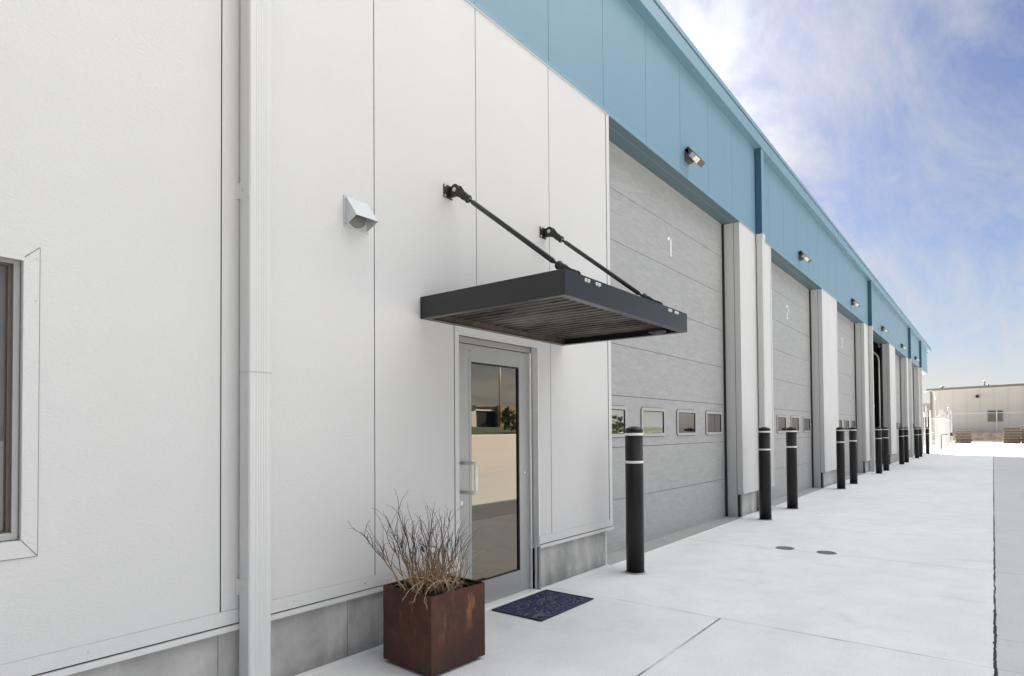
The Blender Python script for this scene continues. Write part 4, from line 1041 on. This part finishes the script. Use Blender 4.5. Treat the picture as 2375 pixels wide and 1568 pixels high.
# ------------------------------------------------------------------ across the lot: mirrored in the door glass and windows
b = MB(); b.box(40, 74.3, -76, -62, 1.6, 5.5, TAN); b.box(39.5, 75.3, -76.5, -61.4, 5.5, 5.75, TANTRIM); tag(b.build('tan_office_building'), 'pale flat-roofed building mirrored at the left of the door glass', 'building')
b = MB(); b.box(74.35, 80, -75, -63, 1.6, 4.75, DCLAD); b.box(74.3, 80, -75, -62.8, 4.76, 5.0, CAULK); tag(b.build('dark_clad_building'), 'black clad building with pale parapet mirrored in the middle of the door glass', 'building')
b = MB(); b.box(80.1, 104, -75, -62.5, 1.6, 5.6, GSIDE); gb2 = tag(b.build('grey_sided_building'), 'grey building with tan stone columns mirrored at the right of the door glass', 'building')
for x in (80.1, 83.0, 88, 93):
    b = MB(); b.box(x, x+1.4, -62.49, -62.1, 1.6, 5.65, STONE); b.build('stone_column', gb2)
b = MB(); b.tube([(78.4, -60.5, 1.6), (78.4, -60.5, 14)], .10, MIDSTEEL, 8); b.tube([(78.4, -60.5, 13.6), (77.2, -60.5, 14.1)], .05, MIDSTEEL, 6); tag(b.build('flag_pole'), 'thin tall grey pole mirrored in the centre of the door glass', 'pole')
def tree(x, y, z, h, seed, label):
    rnd = random.Random(seed); t = empty('tree', (x, y, z), label=label, cat='tree', group='trees mirrored in the door windows')
    b = MB(); b.tube([(0, 0, 0), (.1, 0, h*.3), (0, .1, h*.8)], [.14, .1, .03], BARK, 7)
    for _ in range(9):
        a = rnd.uniform(0, 2*PI); z0 = rnd.uniform(h*.25, h*.6); b.tube([(0, 0, z0), (math.cos(a)*h*.2, math.sin(a)*h*.2, z0+h*.22)], [.05, .015], BARK, 5)
    b.build('trunk', t)
    b = MB()
    cl = [Vector((rnd.gauss(0, h*(.12 if seed == 0 else .45)), rnd.gauss(0, h*.15), h*.5+rnd.gauss(0, h*.2))) for _ in range(26)]
    for _ in range(1500):
        c0 = rnd.choice(cl) + Vector((rnd.gauss(0, h*.06), rnd.gauss(0, h*.06), rnd.gauss(0, h*.05))); u = Vector((rnd.uniform(-1, 1), rnd.uniform(-1, 1), rnd.uniform(-1, 1))).normalized()*rnd.uniform(.08, .17); v_ = u.orthogonal()
        b.face([b.bm.verts.new(p) for p in (c0-u, c0+v_*.6, c0+u, c0-v_*.6)], FOLI)
    b.build('crown', t)
for i, (x, y, h_) in enumerate(((80.6, -60.8, 3.6), (66, -46, 3.6), (73, -46, 2.9), (80, -47, 3.8), (92, -46, 3.2))):
    tree(x, y, 1.9 if i == 0 else .8, h_, i, ['small tree before the stone columns mirrored in the entry door', 'leafy tree mirrored in the near window of bay 1', 'low leafy tree mirrored in the second window of bay 1', 'tall leafy tree mirrored in the third window of bay 1', 'far leafy tree mirrored past the third window of bay 1'][i])
b = MB(); b.box(50, 56, -31, -28.6, .35, 2.8, RUSTBOX)
for i in range(20): b.box(50.1+i*.3, 50.22+i*.3, -28.6, -28.55, .45, 2.7, RUSTBOX)
tag(b.build('shipping_container'), 'brown ribbed container mirrored in the first window of bay 1', 'container')
